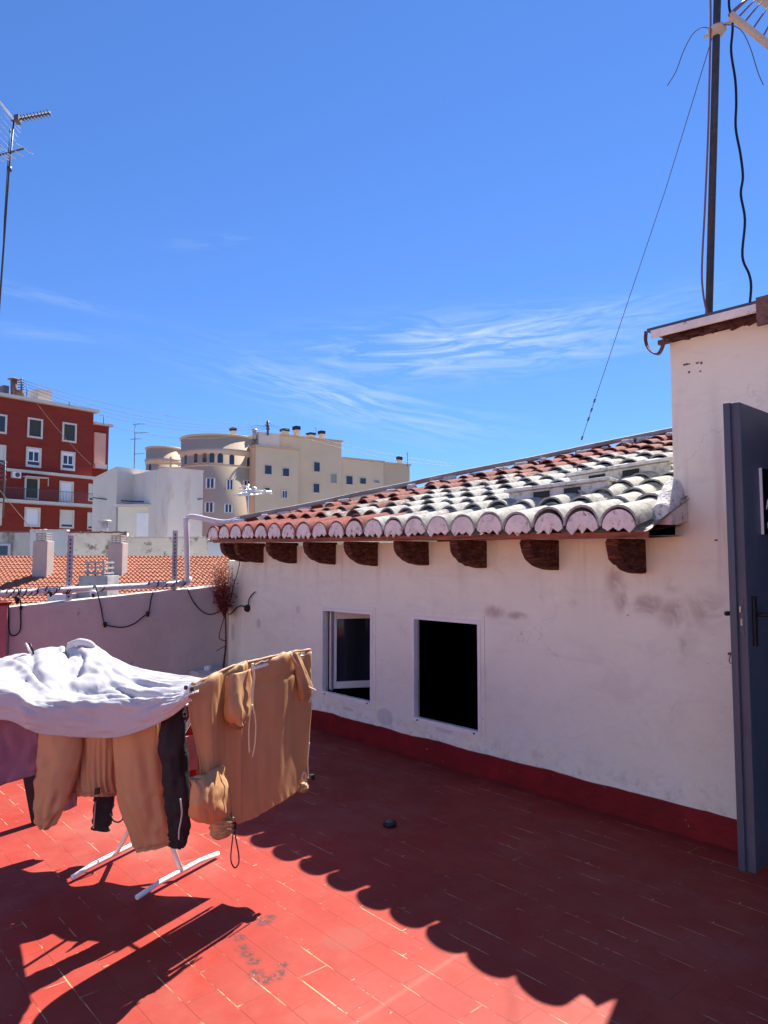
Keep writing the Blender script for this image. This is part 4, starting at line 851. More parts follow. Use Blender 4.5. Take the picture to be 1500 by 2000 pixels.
# darker clothes behind
def strip(name, cols_, mt, lab, cat, wr=.006, parent=None, seed=0):
    rows = [[P3(x, y, Z) for x, y, Z in r] for r in cols_]
    return patch(name, rows, mt, 7, 7, wr=((wr, 4, 4, seed + .5, 'r'), (wr * .5, 12, 8, seed + 3.5, 's')), label=lab, cat=cat)[0]
m = MB(); loft(m, [(P3(336, 1360, 3.12), 22 * px_m, .03, Wd), (P3(338, 1450, 3.12), 22 * px_m, .035, Wd), (P3(345, 1550, 3.12), 21 * px_m, .032, Wd), (P3(349, 1620, 3.12), 17 * px_m, .026, Wd), (P3(345, 1655, 3.12), 11 * px_m, .018, Wd)], 24, .008, 4.2)
lg = thing('black_leggings', P3(338, 1360, 3.12), 'long black leggings leg hanging between the tan jacket and the tan cargo trousers', 'leggings'); m.build('legs', M_leg, lg)
m = MB(); m.tube(spline([P3(x, y, 3.06) for x, y in ((352, 1560), (355, 1590), (350, 1620), (349, 1640))], 4), .0035, 6); m.build('side_piping', M_galv, lg)
m = MB(); loft(m, [(P3(205, 1480, 3.62), 20 * px_m, .025, Wd), (P3(203, 1560, 3.62), 20 * px_m, .025, Wd), (P3(199, 1600, 3.62), 19 * px_m, .022, Wd), (P3(196, 1622, 3.62), 17 * px_m, .014, Wd)], 20, .006, 6.2)
bt = thing('black_vest', P3(205, 1480, 3.62), 'black garment with a thin strap loop hanging behind the tan jacket hem', 'vest'); m.build('panel', M_leg, bt)
m = MB(); m.tube(spline([P3(x, y, 3.6) for x, y in ((214, 1590), (222, 1603), (234, 1605), (242, 1594), (243, 1575), (240, 1550))], 5), .004, 6); m.build('strap', M_leg, bt)
m = MB(); m.tube([P3(187, 1565, 3.58), P3(182, 1618, 3.58)], .003, 5); m.build('piping', M_galv, bt)
strip('mauve_shirt', [[(-60, 1385, 3.46), (-20, 1385, 3.46), (20, 1385, 3.46), (55, 1390, 3.46), (84, 1395, 3.46)], [(-60, 1450, 3.46), (-20, 1450, 3.46), (20, 1450, 3.46), (55, 1450, 3.46), (80, 1450, 3.46)], [(-60, 1510, 3.46), (-20, 1508, 3.46), (18, 1500, 3.46), (52, 1495, 3.46), (79, 1488, 3.46)], [(-60, 1548, 3.46), (-20, 1542, 3.46), (10, 1531, 3.46), (46, 1520, 3.46), (78, 1510, 3.46)]], M_purple, 'mauve shirt hanging at the far left under the white shirt', 'shirt', .010, seed=91)
strip('mauve_cloth', [[(100, 1480, 3.75), (125, 1480, 3.75), (150, 1480, 3.75)], [(105, 1540, 3.75), (128, 1540, 3.75), (152, 1538, 3.75)], [(117, 1584, 3.75), (132, 1582, 3.75), (149, 1574, 3.75)]], M_purple, 'corner of a mauve cloth showing between the jacket sleeve and hem', 'cloth', .006, seed=95)
def rail_cloth(name, n_, s0, s1, ztop, zbot, mt, lab, cat, seed, tilt=0.0):
    rows = []
    for f in (0, .3, .6, 1.0):
        rows.append([rk(s0 + (s1 - s0) * k / 4, n_ + .02 * math.sin(k * 2.1 + seed) * f, ztop + (zbot + tilt * k / 4 - ztop) * f) for k in range(5)])
    return patch(name, rows, mt, 7, 7, wr=((.006, 4, 2, seed, 'r'),), folds=lambda u, v: .008 * math.sin(u * 20 + seed), label=lab, cat=cat)[0]
rail_cloth('pink_towel', .32, -.22, .12, .66, .50, M_pink, 'pale pink cloth on an inner rail, glimpsed between black leggings and tan trousers', 'towel', 3.3)
rail_cloth('mauve_towel', -.28, -.30, .10, .78, .36, M_purple, 'mauve cloth on an inner rail behind the jacket sleeve on the left', 'towel', 9.3)
rows = []
for f in (0, .3, .6, .85, 1.0): rows.append([rk(-.10 + .03 * math.sin(k * 1.7), -.78 + .60 * k / 5, .82 + (.36 + .04 * math.sin(k * 1.4) - .82) * f) for k in range(6)])
rows_b = []
for f in (0, .3, .6, .85, 1.0): rows_b.append([rk(.02 + .03 * math.sin(k * 1.3), -.50 + .50 * k / 5, .84 + (.35 + .04 * math.sin(k * 1.9) - .84) * f) for k in range(6)])
patch('shadow_fill_cloth', rows_b, mat('dark_brown_jersey', (0.07, 0.035, 0.03), 0.85, 0.1, 8, 0.05), 7, 7, wr=((.006, 4, 2, 13.5, 'r'),), label='dark brown cloth hidden behind the tan jacket, added to fill the rack shadow', cat='shirt')  # unseen cloth added so the washing casts an unbroken shadow
patch('dark_towel', rows, M_leg, 7, 7, wr=((.006, 4, 2, 11.5, 'r'),), label='dark cloth hanging just right of the mauve shirt at the left', cat='towel')  # broadened out of sight to close gaps in the rack's floor shadow
rows = []
for f in (0, .3, .6, .85, 1.0): rows.append([rk(.06 + .03 * math.sin(k * 1.9), -.02 + .56 * k / 5, (.84 + .016 * k) + (.36 + .04 * math.sin(k * 2.2) - .84 - .016 * k) * f) for k in range(6)])
patch('red_shirt', rows, M_red, 7, 7, wr=((.006, 4, 2, 5.5, 'r'),), label='dark red cloth on the rack end, right behind the tan cargo trousers', cat='shirt')
# black leaning board behind the washing
a_, b_ = P3(52, 1500, 4.0), at(75, 1607, 2, 0); b0 = Vector((b_.x, b_.y, 0)); tp = P3(44, 1440, 4.05)
m = MB(); m.box((tp + b0) / 2, ((tp - b0).length / 2, .035, .012), (tp - b0).normalized(), R3, (tp - b0).normalized().cross(R3)); tag(m.build('wooden_slat', M_leg, bevel=.004), 'black wooden slat leaning behind the mauve top at the left', 'slat')

# ------------------------------------------------------------------ mast on the tall part, near antenna and wires
YM = 4.4
mb_ = at(1384, 640, 1, YM); mt_ = at(1402, -40, 1, YM)
mast = thing('antenna_mast', (mb_.x, mb_.y, 2.736), 'tall dark grey antenna mast standing on the slab roof above the door', 'mast')
dirm = (mt_ - mb_).normalized(); base_ = mb_ + dirm * ((2.736 - mb_.z) / dirm.z)
m = MB(); m.tube([base_ + dirm * .12, base_ + dirm * 4.2], .0225, 14); m.build('pole', M_mast, mast)
m = MB(); m.tube([base_, base_ + dirm * .16], .024, 14); m.build('foot_sleeve', M_pipe, mast)
c = at(1401, 60, 1, YM); m = MB(); m.tube([c + Vector((0, 0, -.035)), c, c + Vector((0, 0, .012))], [.030, .055, .058], 14); m.box(c + Vector((.06, 0, .012)), (.03, .008, .006)); m.box(c + Vector((-.06, 0, .004)), (.025, .008, .006)); m.build('collar', M_beam, mast)
m = MB(); m.tube(spline([at(x, y, 1, YM - .02) for x, y in ((1384, 55), (1370, 54), (1352, 68), (1335, 100), (1320, 140), (1303, 168))], 5), .0028, 6); m.tube(spline([at(x, y, 1, YM - .02) for x, y in ((1412, 48), (1432, 50), (1450, 62), (1466, 95), (1480, 140), (1491, 166))], 5), .0028, 6); m.build('loose_wire', M_darkalu, mast)
m = MB(); m.tube(spline([at(x, y, 1, YM - .05) for x, y in ((1387, -20), (1388, 40), (1386, 140), (1383, 260), (1377, 400), (1371, 520), (1373, 570), (1380, 608), (1383, 622))], 5), .006, 6); m.build('cable', M_browncable, mast)
m = MB(); m.tube(spline([at(x, y, 1, YM + .1) for x, y in ((1425, -20), (1424, 12), (1431, 50), (1428, 100), (1436, 155), (1438, 200), (1437, 250), (1446, 300), (1451, 345), (1447, 380), (1455, 430), (1450, 500), (1463, 535), (1467, 560), (1464, 598))], 5), .0075, 6)
tag(m.build('hanging_cable', M_cable), 'wavy black cable hanging in the sky right of the tall mast', 'cable')
m = MB(); m.tube([at(1392, 70, 1, YM), at(1300, 370, 1, 5.2), P3(1136, 858, 6.2)], .0028, 5)
for x, y in ((1155, 800), (1163, 775), (1171, 750)): m.tube([at(1, 1, 1, 5), at(1, 1, 1, 5)], .001, 3) if False else None
p0, p1 = at(1300, 370, 1, 5.2), P3(1136, 858, 6.2)
for f in (.82, .86, .9, .985): c = p0.lerp(p1, f); m.tube([c, c + (p1 - p0).normalized() * .035], .008, 6)
tag(m.build('guy_wire', M_darkalu), 'thin guy wire stretched from the tall mast down to the tiled roof', 'wire')
an = thing('tv_antenna', at(1480, 30, 1, YM - .3), 'beige framed grid antenna cut by the top right corner of the photo', 'antenna')
q0, q1 = P3(1426, 28, 3.9), P3(1580, 150, 3.9); r0, r1 = P3(1470, -12, 4.3), P3(1590, 70, 4.3)
for a_, b_ in ((q0, q1), (r0, r1)): m = MB(); d_ = (b_ - a_).normalized(); m.box((a_ + b_) / 2, ((b_ - a_).length / 2, .016, .012), d_, d_.cross(Vector((0, 0, 1))).normalized(), d_.cross(d_.cross(Vector((0, 0, 1)))).normalized()); m.build('boom', M_beam, an)
m = MB()
for f in (.08, .16, .27, .40, .52, .66, .8, .94): a_ = q0.lerp(q1, f); b_ = r0.lerp(r1, f); m.tube([a_, a_ + (b_ - a_) * 1.5], .005, 6)
m.tube([q0.lerp(r0, -.02), q0.lerp(r0, 1.2)], .010, 6); m.build('rod', M_browncable, an)
m = MB(); m.tube([at(1545, 180, 1, YM), at(1545, -60, 1, YM)], .018, 8); m.build('support', M_galv, an)

# left antenna mast, further off
ZL = 9.0
m0, m1 = P3(-22, 900, ZL), P3(27, 236, ZL)
lm_ = thing('tv_antenna', (m0.x, m0.y, m0.z), 'slim mast at the left edge with a comb antenna above a flat one', 'antenna')
m = MB(); d_ = (m1 - m0).normalized(); m.tube([m0 - d_ * 3, P3(18, 331, ZL), m1], [.014, .012, .010], 8); m.tube([P3(18, 334, ZL), P3(18.5, 326, ZL)], .03, 8); m.build('mast', M_mast, lm_)
a_, b_ = P3(22, 236, ZL), P3(98, 221, ZL); m = MB(); m.tube([a_, b_], .012, 6); ax = (b_ - a_).normalized(); el_ = Vector((ax.y, -ax.x, 0)).normalized()
for i in range(9):
    c = a_.lerp(b_, .30 + i * .085); m.tube([c - el_ * .07, c + el_ * .07], .008, 5); m.tube([c - Vector((0, 0, .03)), c + Vector((0, 0, .03))], .009, 5); 
m.box(a_.lerp(b_, .17), (.03, .05, .04), ax, el_); m.build('comb', M_darkalu, lm_)
m = MB()
for s_ in (-1, 1):
    for i in range(6):
        c = a_.lerp(b_, .05) + Vector((0, 0, s_ * (.03 + i * .05))) - ax * (.02 + i * .03); m.tube([c - el_ * .22, c + el_ * .22], .0035, 4)
m.build('reflector', M_alu, lm_)
m = MB(); c0, c1 = P3(0, 303, ZL) + Vector((0, 0, 0)), P3(47, 290, ZL); dd_ = (c1 - c0); m.tube([c0 - dd_ * .8, c1], .013, 6); m.build('boom', M_darkalu, lm_)
m = MB(); e_ = (P3(70, 304, ZL - .2) - P3(24, 276, ZL + .4)).normalized()
for f, hl in ((1.0, .36), (.62, .34), (.30, .34), (.18, .22), (.06, .34), (-.15, .34), (-.45, .36)):
    c = c0 + dd_ * f; m.tube([c - e_ * hl * .9, c + e_ * hl], .0085, 5)
m.build('rod', M_alu, lm_)
m = MB(); m.tube(spline([P3(20, 250, ZL + .05), P3(9, 420, ZL + .05), P3(2, 560, ZL + .05), P3(-20, 760, ZL)], 4), .006, 4); m.build('cable', M_cable, lm_)

# ------------------------------------------------------------------ far buildings
class Fac:
    """vertical wall plane through two ground points given by picture column and distance"""
    def __init__(s, xL, ZL, xR, ZR):
        s.a = P3(xL, 1098, ZL); s.b = P3(xR, 1098, ZR); s.a.z = s.b.z = 0; s.u = (s.b - s.a).normalized(); s.n = Vector((s.u.y, -s.u.x, 0))
        if s.n.dot(EYE - s.a) < 0: s.n = -s.n
        s.L = (s.b - s.a).length
    def pt(s, x, y, off=0.0):
        d = ray(x, y); k = (s.a + s.n * off - EYE).dot(s.n) / d.dot(s.n); return EYE + d * k
    def uz(s, x, y): p = s.pt(x, y); return (p - s.a).dot(s.u), p.z
    def P(s, u, z, off=0.0): return s.a + s.u * u + s.n * off + Vector((0, 0, z))
    def slab(s, m, u0, u1, z0, z1, o0, o1): m.box(s.P((u0 + u1) / 2, (z0 + z1) / 2, (o0 + o1) / 2), ((u1 - u0) / 2, abs(o1 - o0) / 2, (z1 - z0) / 2), s.u, s.n)
    def rect(s, x0, y0, x1, y1):
        xm, ym = (x0 + x1) / 2, (y0 + y1) / 2; return s.uz(x0, ym)[0], s.uz(x1, ym)[0], s.uz(xm, y1)[1], s.uz(xm, y0)[1]
    def block(s, m, u0, u1, z0, z1, depth): s.slab(m, u0, u1, z0, z1, -depth, 0)
M_glass, gn_, gl_, gb_ = nodes_of('dark_pane'); gb_.inputs['Base Color'].default_value = (0.03, 0.045, 0.07, 1); gb_.inputs['Roughness'].default_value = 0.12
M_blind = mat('grey_roller_blind', (0.30, 0.30, 0.27), 0.8, 0.1, 3, 0.3, 8, stretch=(.1, .1, 12))
M_paleblind = mat('cream_roller_blind', (0.68, 0.64, 0.58), 0.8, 0.08, 3, 0.3, 8, stretch=(.1, .1, 12))
M_darkblind = mat('dark_green_blind', (0.055, 0.06, 0.05), 0.8, 0.1, 3, 0.2, 8, stretch=(.1, .1, 12))
M_shutwhite = mat('white_shutter', (0.80, 0.80, 0.84), 0.7, 0.04, 3, 0.2, 8)
M_wframe = mat('pale_stone_surround', (0.66, 0.58, 0.52), 0.8, 0.08, 2, 0.1)
M_lframe = mat('white_pvc_frame', (0.80, 0.80, 0.82), 0.5, 0.05, 2, 0)
def far_window(F, r, parent, kind, sur=.10, off=.0, label=None):
    u0, u1, z0, z1 = F.rect(*r); m = MB(); s = sur
    F.slab(m, u0, u0 + s, z0, z1, off + .001, off + .10); F.slab(m, u1 - s, u1, z0, z1, off + .001, off + .10); F.slab(m, u0 + s, u1 - s, z1 - s, z1, off + .001, off + .098); F.slab(m, u0 + s, u1 - s, z0, z0 + s, off + .001, off + .14)
    w = m.build('window', M_wframe, parent)
    a, b, c, d = u0 + s, u1 - s, z0 + s, z1 - s
    m = MB()
    if kind == 'dark': F.slab(m, a, b, c, d, off + .001, off + .012); m.build('blind', M_darkblind, w)
    elif kind == 'glass': F.slab(m, a, b, c, d, off + .001, off + .012); m.build('pane', M_glass, w)
    elif kind == 'pale':
        F.slab(m, a, b, c + (d - c) * .14, d, off + .001, off + .03); m.build('blind', M_paleblind, w); m = MB(); F.slab(m, a, b, c, c + (d - c) * .14, off + .001, off + .012); m.build('pane', M_glass, w)
    elif kind == 'shut': F.slab(m, a, b, c, d, off + .001, off + .02); m.build('shutter', M_shutwhite, w)
    elif kind == 'grey': F.slab(m, a, b, c, d, off + .001, off + .02); m.build('blind', M_blind, w)
    else:  # two light casement with transom
        F.slab(m, a, b, c, d, off + .001, off + .012); m.build('pane', M_glass, w); m = MB(); q = (b - a) * .09; t0 = (c + (d - c) * .24) if kind == 'cas' else c
        for x in (a + q / 2, (a + b) / 2, b - q / 2): F.slab(m, x - q / 2, x + q / 2, t0, d, off + .013, off + .05)
        F.slab(m, a + q, b - q, t0 - q * .0, t0 + q, off + .014, off + .045); F.slab(m, a + q, b - q, d - q * (2.6 if kind == 'cas' else 1), d, off + .014, off + .045)
        if kind == 'cas': F.slab(m, a, b, c, c + q * .6, off + .014, off + .045)
        m.build('sash_frame', M_lframe, w)
    return w

# red brick block ------------------------------------------------------
M_brick = mat('dark_red_brick', (0.235, 0.030, 0.020), 0.9, 0.10, 0.6, 0.15, 3, col2=(0.27, 0.036, 0.023), world=True, stretch=(1, 1, 4))
M_string = mat('pale_stone_band', (0.62, 0.56, 0.50), 0.85, 0.08, 1, 0.1)
F = Fac(0, 62, 183, 68.7)
rb = thing('brick_apartment_block', (F.P(5, 0)), 'dark red brick apartment block with pale framed windows and an iron balcony, at the left', 'building'); rb.location.z = -16
uL = F.uz(-160, 900)[0]; uR, zt_ = F.uz(183, 806)
m = MB(); F.block(m, uL, uR, -15.9, zt_, 14); m.build('wall', M_brick, rb)
m = MB(); F.slab(m, uL, uR + .35, zt_ + .001, zt_ + .28, -14.3, .45); m.build('roof_cornice', M_string, rb)
F2_ = Fac(181, 72, 214, 73.3); u0, z0 = F2_.uz(182, 829); u1, _ = F2_.uz(213, 829)
m = MB(); F2_.block(m, u0, u1, -15.9, z0, 10); m.build('rear_wing', M_brick, rb)
m = MB(); F2_.slab(m, u0, u1 + .3, z0 + .001, z0 + .22, -10, .4); m.build('wing_cornice', M_string, rb)
a, b_, c, d = F2_.rect(182, 846, 204, 912); m = MB(); F2_.slab(m, a, b_, c, d, .001, .25); m.build('plastered_panel', mat('salmon_plaster', (0.60, 0.40, 0.32), 0.9, 0.1, 1, 0), rb)
a, b_, c, d = F2_.rect(178, 908, 201, 916); m = MB(); F2_.slab(m, a, b_, c, d, .3, .9); m.build('wall_unit', M_paleblind, rb)
for r, k in (((-9, 809, 13, 847), 'glass'), ((53, 817, 83, 856), 'dark'), ((121, 826, 149, 864), 'dark'), ((-18, 868, 11, 906), 'pale'), ((50, 874, 80, 913), 'cas'), ((118, 882, 146, 919), 'cas'),
             ((47, 932, 76, 976), 'dark'), ((115, 940, 143, 982), 'shut'), ((172, 945, 183, 979), 'pale'), ((47, 991, 78, 1029), 'shut'), ((116, 996, 144, 1032), 'pale'), ((170, 1001, 181, 1034), 'pale'), ((-25, 982, 3, 1026), 'shut')):
    far_window(F, r, rb, k, .16 if r[2] > 183 or r[2] - r[0] > 20 else .1)
u0, za_ = F.uz(8, 918); u1, zb_ = F.uz(183, 934); m = MB(); F.slab(m, u0, u1, (za_ + zb_) / 2 - .12, (za_ + zb_) / 2 + .12, .001, .5); m.build('string_course', M_string, rb)
ub, zs0 = F.uz(90, 984); uend = F.uz(180, 986)[0]
m = MB(); F.slab(m, uL, uend, zs0 - .12, zs0 + .14, .001, 1.1); bal = m.build('balcony', M_string, rb)
m = MB(); F.slab(m, uL, uend, zs0 + 1.12, zs0 + 1.16, 1.02, 1.06)
u = uL
while u < uend: F.slab(m, u - .012, u + .012, zs0 + .14, zs0 + 1.12, 1.03, 1.05); u += .14
m.build('railing', M_darkalu, bal)
a, b_, c, d = F.rect(21, 922, 38, 934); m = MB(); F.slab(m, a, b_, c, d, .002, .35); ac = m.build('air_conditioner', M_lframe, rb)
m = MB(); cc = F.P((a + b_) / 2 + .05, (c + d) / 2, .352); m.tube([cc, cc + F.n * .02], .2, 16); m.build('fan_grille', M_darkalu, ac)
a, b_, c, d = F.rect(42, 930, 86, 934); m = MB(); F.slab(m, a, b_, c, c + .08, .2, .9); F.slab(m, a, a + .05, c - .7, c, .85, .9); F.slab(m, b_ - .05, b_, c - .7, c, .85, .9); m.build('awning_frame', M_string, rb)
def roof_box(F, r, depth, mt, parent, name, off=-2.0):
    pa_, pb_ = F.pt(r[0], r[3], off), F.pt(r[2], r[1], off); u0, u1, z0, z1 = (pa_ - F.a).dot(F.u), (pb_ - F.a).dot(F.u), pa_.z - (2 if off < 0 else 0), pb_.z; m = MB(); F.slab(m, u0, u1, z0, z1, off - depth, off); return m.build(name, mt, parent)
M_plast = mat('beige_plaster_far', (0.62, 0.53, 0.45), 0.9, 0.06, 0.3, 0.05, 2)
roof_box(F, (74, 763, 102, 792), 2.0, M_plast, rb, 'chimney', -1)
roof_box(F, (6, 754, 18, 776), 1.2, M_darkalu, rb, 'water_tank', -1)
m = MB(); p = F.pt(27, 776, -1); q = F.pt(27, 742, -1); m.tube([p, q], .28, 10); m.tube([q, q + Vector((0, 0, .06)), q + Vector((0, 0, .25))], [.55, .5, .1], 10); m.build('flue', M_rust, rb)
m = MB(); p = F.pt(36, 774, -1); q = F.pt(36, 763, -1); m.tube([p, q], .5, 12); m.build('roof_vent', M_rust, rb)
def yagi(px, ybot, ytop, Z, lab, arms, grp='television antennas on far roofs', mt=None, th=.035):
    a_, b_ = P3(px, ybot, Z), P3(px, ytop, Z); b_.x, b_.y = a_.x, a_.y; t = thing('tv_antenna', a_, lab, 'antenna', grp); m = MB(); m.tube([a_, b_], th, 6); m.build('mast', mt or M_darkalu, t)
    m = MB()
    for (y, x0, x1) in arms: m.tube([P3(x0, y, Z), P3(x1, y - (x1 - x0) * .06, Z)], th * .7, 5)
    m.build('rod', mt or M_darkalu, t); return t
yagi(41, 776, 738, 63, 'dark dipole antenna beside the flue on the red brick block', [(742, 36, 46), (747, 35, 47), (752, 34, 47), (757, 35, 47), (762, 36, 48)], th=.07)
yagi(52, 778, 753, 63, 'bare thin rod on the roof of the red brick block', [])
yagi(135, 793, 782, 66, 'short aerial on the right part of the red brick roof', [])
yagi(202, 829, 810, 72, 'small aerial on the rear wing of the red brick block', [(811, 196, 203)])
yagi(262, 918, 828, 46, 'slim antenna on the white stepped building, four rods', [(829, 260, 284), (846, 262, 290), (858, 255, 278), (887, 261, 284)], th=.03)
yagi(523, 850, 822, 86, 'thick dark aerial on the beige building between chimneys', [(826, 520, 527), (832, 519, 527), (838, 520, 527)], th=.16)
yagi(796, 912, 882, 95, 'thin aerial at the right end of the beige building', [(886, 793, 799)], th=.04)
yagi(617, 850, 836, 88, 'small flag-shaped aerial between the chimneys of the beige building', [(836, 613, 622)], th=.03)
yagi(6, 1010, 900, 40, 'stack of grey antenna rods before the brick block, at the left edge', [(905, -4, 14), (912, -5, 13), (920, -4, 14), (929, -5, 12), (938, -6, 12)], th=.05)

# beige apartment building ------------------------------------------------------
M_beige = mat('sand_render', (0.70, 0.53, 0.36), 0.9, 0.07, 0.25, 0.1, 2, world=True)
M_beige2 = mat('dimmer_sand_render', (0.58, 0.44, 0.31), 0.9, 0.06, 0.25, 0.1, 2, world=True)  # darker sand_render; difference in light on the building put into colour
bg_ = thing('beige_apartment_building', P3(500, 1098, 88), 'long beige apartment building with a round tower and arched top windows', 'building'); bg_.location.z = -16
FB = Fac(500, 84, 665, 90.5)
def block_px(F, x0, x1, y0, y1, depth, mt, name, parent, sink=True):
    u0, z0 = F.uz(x0, y0); u1, z1 = F.uz(x1, y1); z = (z0 + z1) / 2; m = MB(); F.block(m, u0, u1, -15.9, z, depth); o = m.build(name, mt, parent); m = MB(); F.slab(m, u0 - .15, u1 + .15, z + .002, z + .22, -depth - .1, .22); m.build('coping', M_beige2, o); return o
block_px(FB, 500, 583, 869, 883, 10, M_beige, 'wall', bg_)
FB2 = Fac(540, 87.5, 667, 92.5)
block_px(FB2, 540, 667, 848, 866, 10, M_beige, 'wall', bg_)
m = MB(); a, b_, c, d = FB2.rect(503, 846, 544, 880); FB2.slab(m, a, b_, c, d, -4, .3); m.build('penthouse', M_string, bg_)
FB3 = Fac(664, 93, 748, 97); block_px(FB3, 664, 749, 893, 906, 8, M_beige, 'wall', bg_)
FB4 = Fac(746, 97.5, 800, 100); block_px(FB4, 746, 800, 907, 908, 7, M_beige2, 'wall', bg_)
c = FB4.P(FB4.uz(800, 908)[0], 0, -3.4); m = MB(); zz = FB4.uz(775, 908)[1]; m.tube([c + Vector((0, 0, -15.9)), c + Vector((0, 0, zz))], 1.6, 24); m.build('rounded_end', M_beige2, bg_); m = MB(); m.tube([c + Vector((0, 0, zz + .01)), c + Vector((0, 0, zz + .25))], 1.75, 24); m.build('coping', M_beige2, bg_)
# round tower
def rtower(pxc, Zc, rpx, ytop, ycor, yled, arch, rows_, name, mt):
    C0 = P3(pxc, 1098, Zc); r = rpx * Zc / FPX; zt = P3(pxc, ytop, Zc - r).z; zc_ = P3(pxc, ycor, Zc - r).z; m = MB()
    m.tube([Vector((C0.x, C0.y, -15.9)), Vector((C0.x, C0.y, zt))], r, 56); o = m.build(name, mt, bg_)
    m = MB(); m.tube([Vector((C0.x, C0.y, zt + .003)), Vector((C0.x, C0.y, zt + .2))], r + .18, 56); m.tube([Vector((C0.x, C0.y, zc_ - .7)), Vector((C0.x, C0.y, zc_ - .35)), Vector((C0.x, C0.y, zc_))], [r + .03, r + .12, r + .18], 56, True)
    if yled: zl = P3(pxc, yled, Zc - r).z; m.tube([Vector((C0.x, C0.y, zl - .12)), Vector((C0.x, C0.y, zl + .1))], r + .06, 56)
    m.build('cornice', M_beige, o)
    back = (EYE - C0); back.z = 0; back.normalize(); side = Vector((-back.y, back.x, 0)); side = side if side.dot(R3) > 0 else -side
    def win(px, y0, y1, w, arched, kind='glass'):
        lat = (px - pxc) / rpx; lat = max(-.97, min(.97, lat)); a = math.asin(lat); n = back * math.cos(a) + side * math.sin(a); u = side * math.cos(a) - back * math.sin(a)
        z0, z1 = P3(px, y1, Zc - r * math.cos(a)).z, P3(px, y0, Zc - r * math.cos(a)).z; hw = w / 2; base = C0 + n * (r - hw * hw / (2 * r)); base.z = 0
        if arched: pr = [(-hw, z0), (hw, z0)] + [(hw * math.cos(t), z1 - hw + hw * math.sin(t)) for t in [math.pi * k / 10 for k in range(11)]]
        else: pr = [(-hw, z0), (hw, z0), (hw, z1), (-hw, z1)]
        m = MB(); m.prism([base + u * x + Vector((0, 0, z)) + n * .0 for x, z in [(x * 1.18, z + (.1 if z > z0 + .2 else -.1)) for x, z in pr]], n * .05); w_ = m.build('window', M_beige if arched else M_wframe, o)
        m = MB(); m.prism([base + u * x + Vector((0, 0, z)) + n * .052 for x, z in pr], n * .02); m.build('pane', M_glass, w_)
        if not arched:
            m = MB(); m.box(base + n * .08 + Vector((0, 0, (z0 + z1) / 2)), (.06, .02, (z1 - z0) / 2), u, n); m.box(base + u * hw * .9 + n * .08 + Vector((0, 0, (z0 + z1) / 2)), (.07, .02, (z1 - z0) / 2), u, n); m.box(base - u * hw * .9 + n * .08 + Vector((0, 0, (z0 + z1) / 2)), (.07, .02, (z1 - z0) / 2), u, n); m.build('sash_frame', M_lframe, w_)
    for (px, y0, y1, w) in arch: win(px, y0, y1, w * .72, True)
    for (px, y0, y1, w) in rows_: win(px, y0, y1, w, False)
    return o
rtower(428, 88, 76, 850, 876, 908, [(364, 890, 909, .7), (383, 886, 905, .7), (399, 885, 904, .75), (412, 884, 904, .8), (427, 885, 904, .85), (448, 887, 906, .75), (481, 891, 910, 1.2)], [(410, 935, 953, 1.0), (445, 937, 955, .8), (477, 938, 958, 1.1), (409, 982, 1000, 1.0), (443, 985, 1000, .9)], 'round_tower', M_beige2)
rtower(316, 96, 34, 874, 895, None, [(291, 907, 925, .7)], [], 'round_tower', M_beige2)
m = MB(); Fp = Fac(306, 84, 352, 84)
for k, y in enumerate((898, 905, 912)): a, b_, c, d = Fp.rect(308, y, 353, y + 2); Fp.slab(m, a, b_, c, d, -.1 * k, -.1 * k + .2)
a, b_, c, d = Fp.rect(333, 893, 336, 922); Fp.slab(m, a, b_, c, d, .21, .4); m.build('pergola', M_string, bg_)
for F_, r, k in ((FB, (516, 908, 531, 927), 'glass'), (FB, (551, 914, 565, 931), 'glass'), (FB, (550, 957, 562, 974), 'two'), (FB, (515, 952, 527, 960), 'glass'), (FB2, (612, 902, 625, 922), 'glass'), (FB2, (645, 925, 658, 944), 'grey'), (FB2, (611, 944, 624, 963), 'glass'), (FB3, (675, 929, 689, 947), 'glass'), (FB3, (702, 933, 715, 946), 'glass'), (FB3, (730, 937, 741, 944), 'grey')):
    far_window(F_, r, bg_, k, .06)
M_cap = mat('black_chimney_cap', (0.02, 0.02, 0.022), 0.6, 0.2, 3, 0)
for (x, yb, ym, yt, w, F_) in ((455, 856, 842, 836, 6, None), (556, 852, 843, 838, 8, FB2), (579, 856, 840, 833, 6.5, FB2), (607, 858, 850, 846, 8, FB2), (628, 862, 848, 842, 6, FB2), (780, 908, 899, 892, 5, FB4)):
    Zc = 88 if F_ is None else (F_.pt(x, 880) - EYE).dot(F2) + 2; p, q, r_ = P3(x, yb + 6, Zc), P3(x, ym, Zc), P3(x, yt, Zc); hw = w * Zc / FPX; m = MB(); c = (p + q) / 2; c.x, c.y = q.x, q.y
    m.box(c, (hw * .85, hw * .7, (q.z - p.z) / 2)); ch = m.build('chimney', M_beige, bg_); m = MB(); m.box(Vector((q.x, q.y, (q.z + r_.z) / 2 + .01)), (hw, hw * .85, (r_.z - q.z) / 2)); m.build('chimney_cap', M_cap, ch)
p = P3(497, 858, 86); m = MB(); m.tube([p, P3(497, 842, 86)], .25, 8); m.tube([P3(497, 842, 86), P3(497, 838, 86)], [.45, .3], 8); m.build('flue', M_galv, bg_)

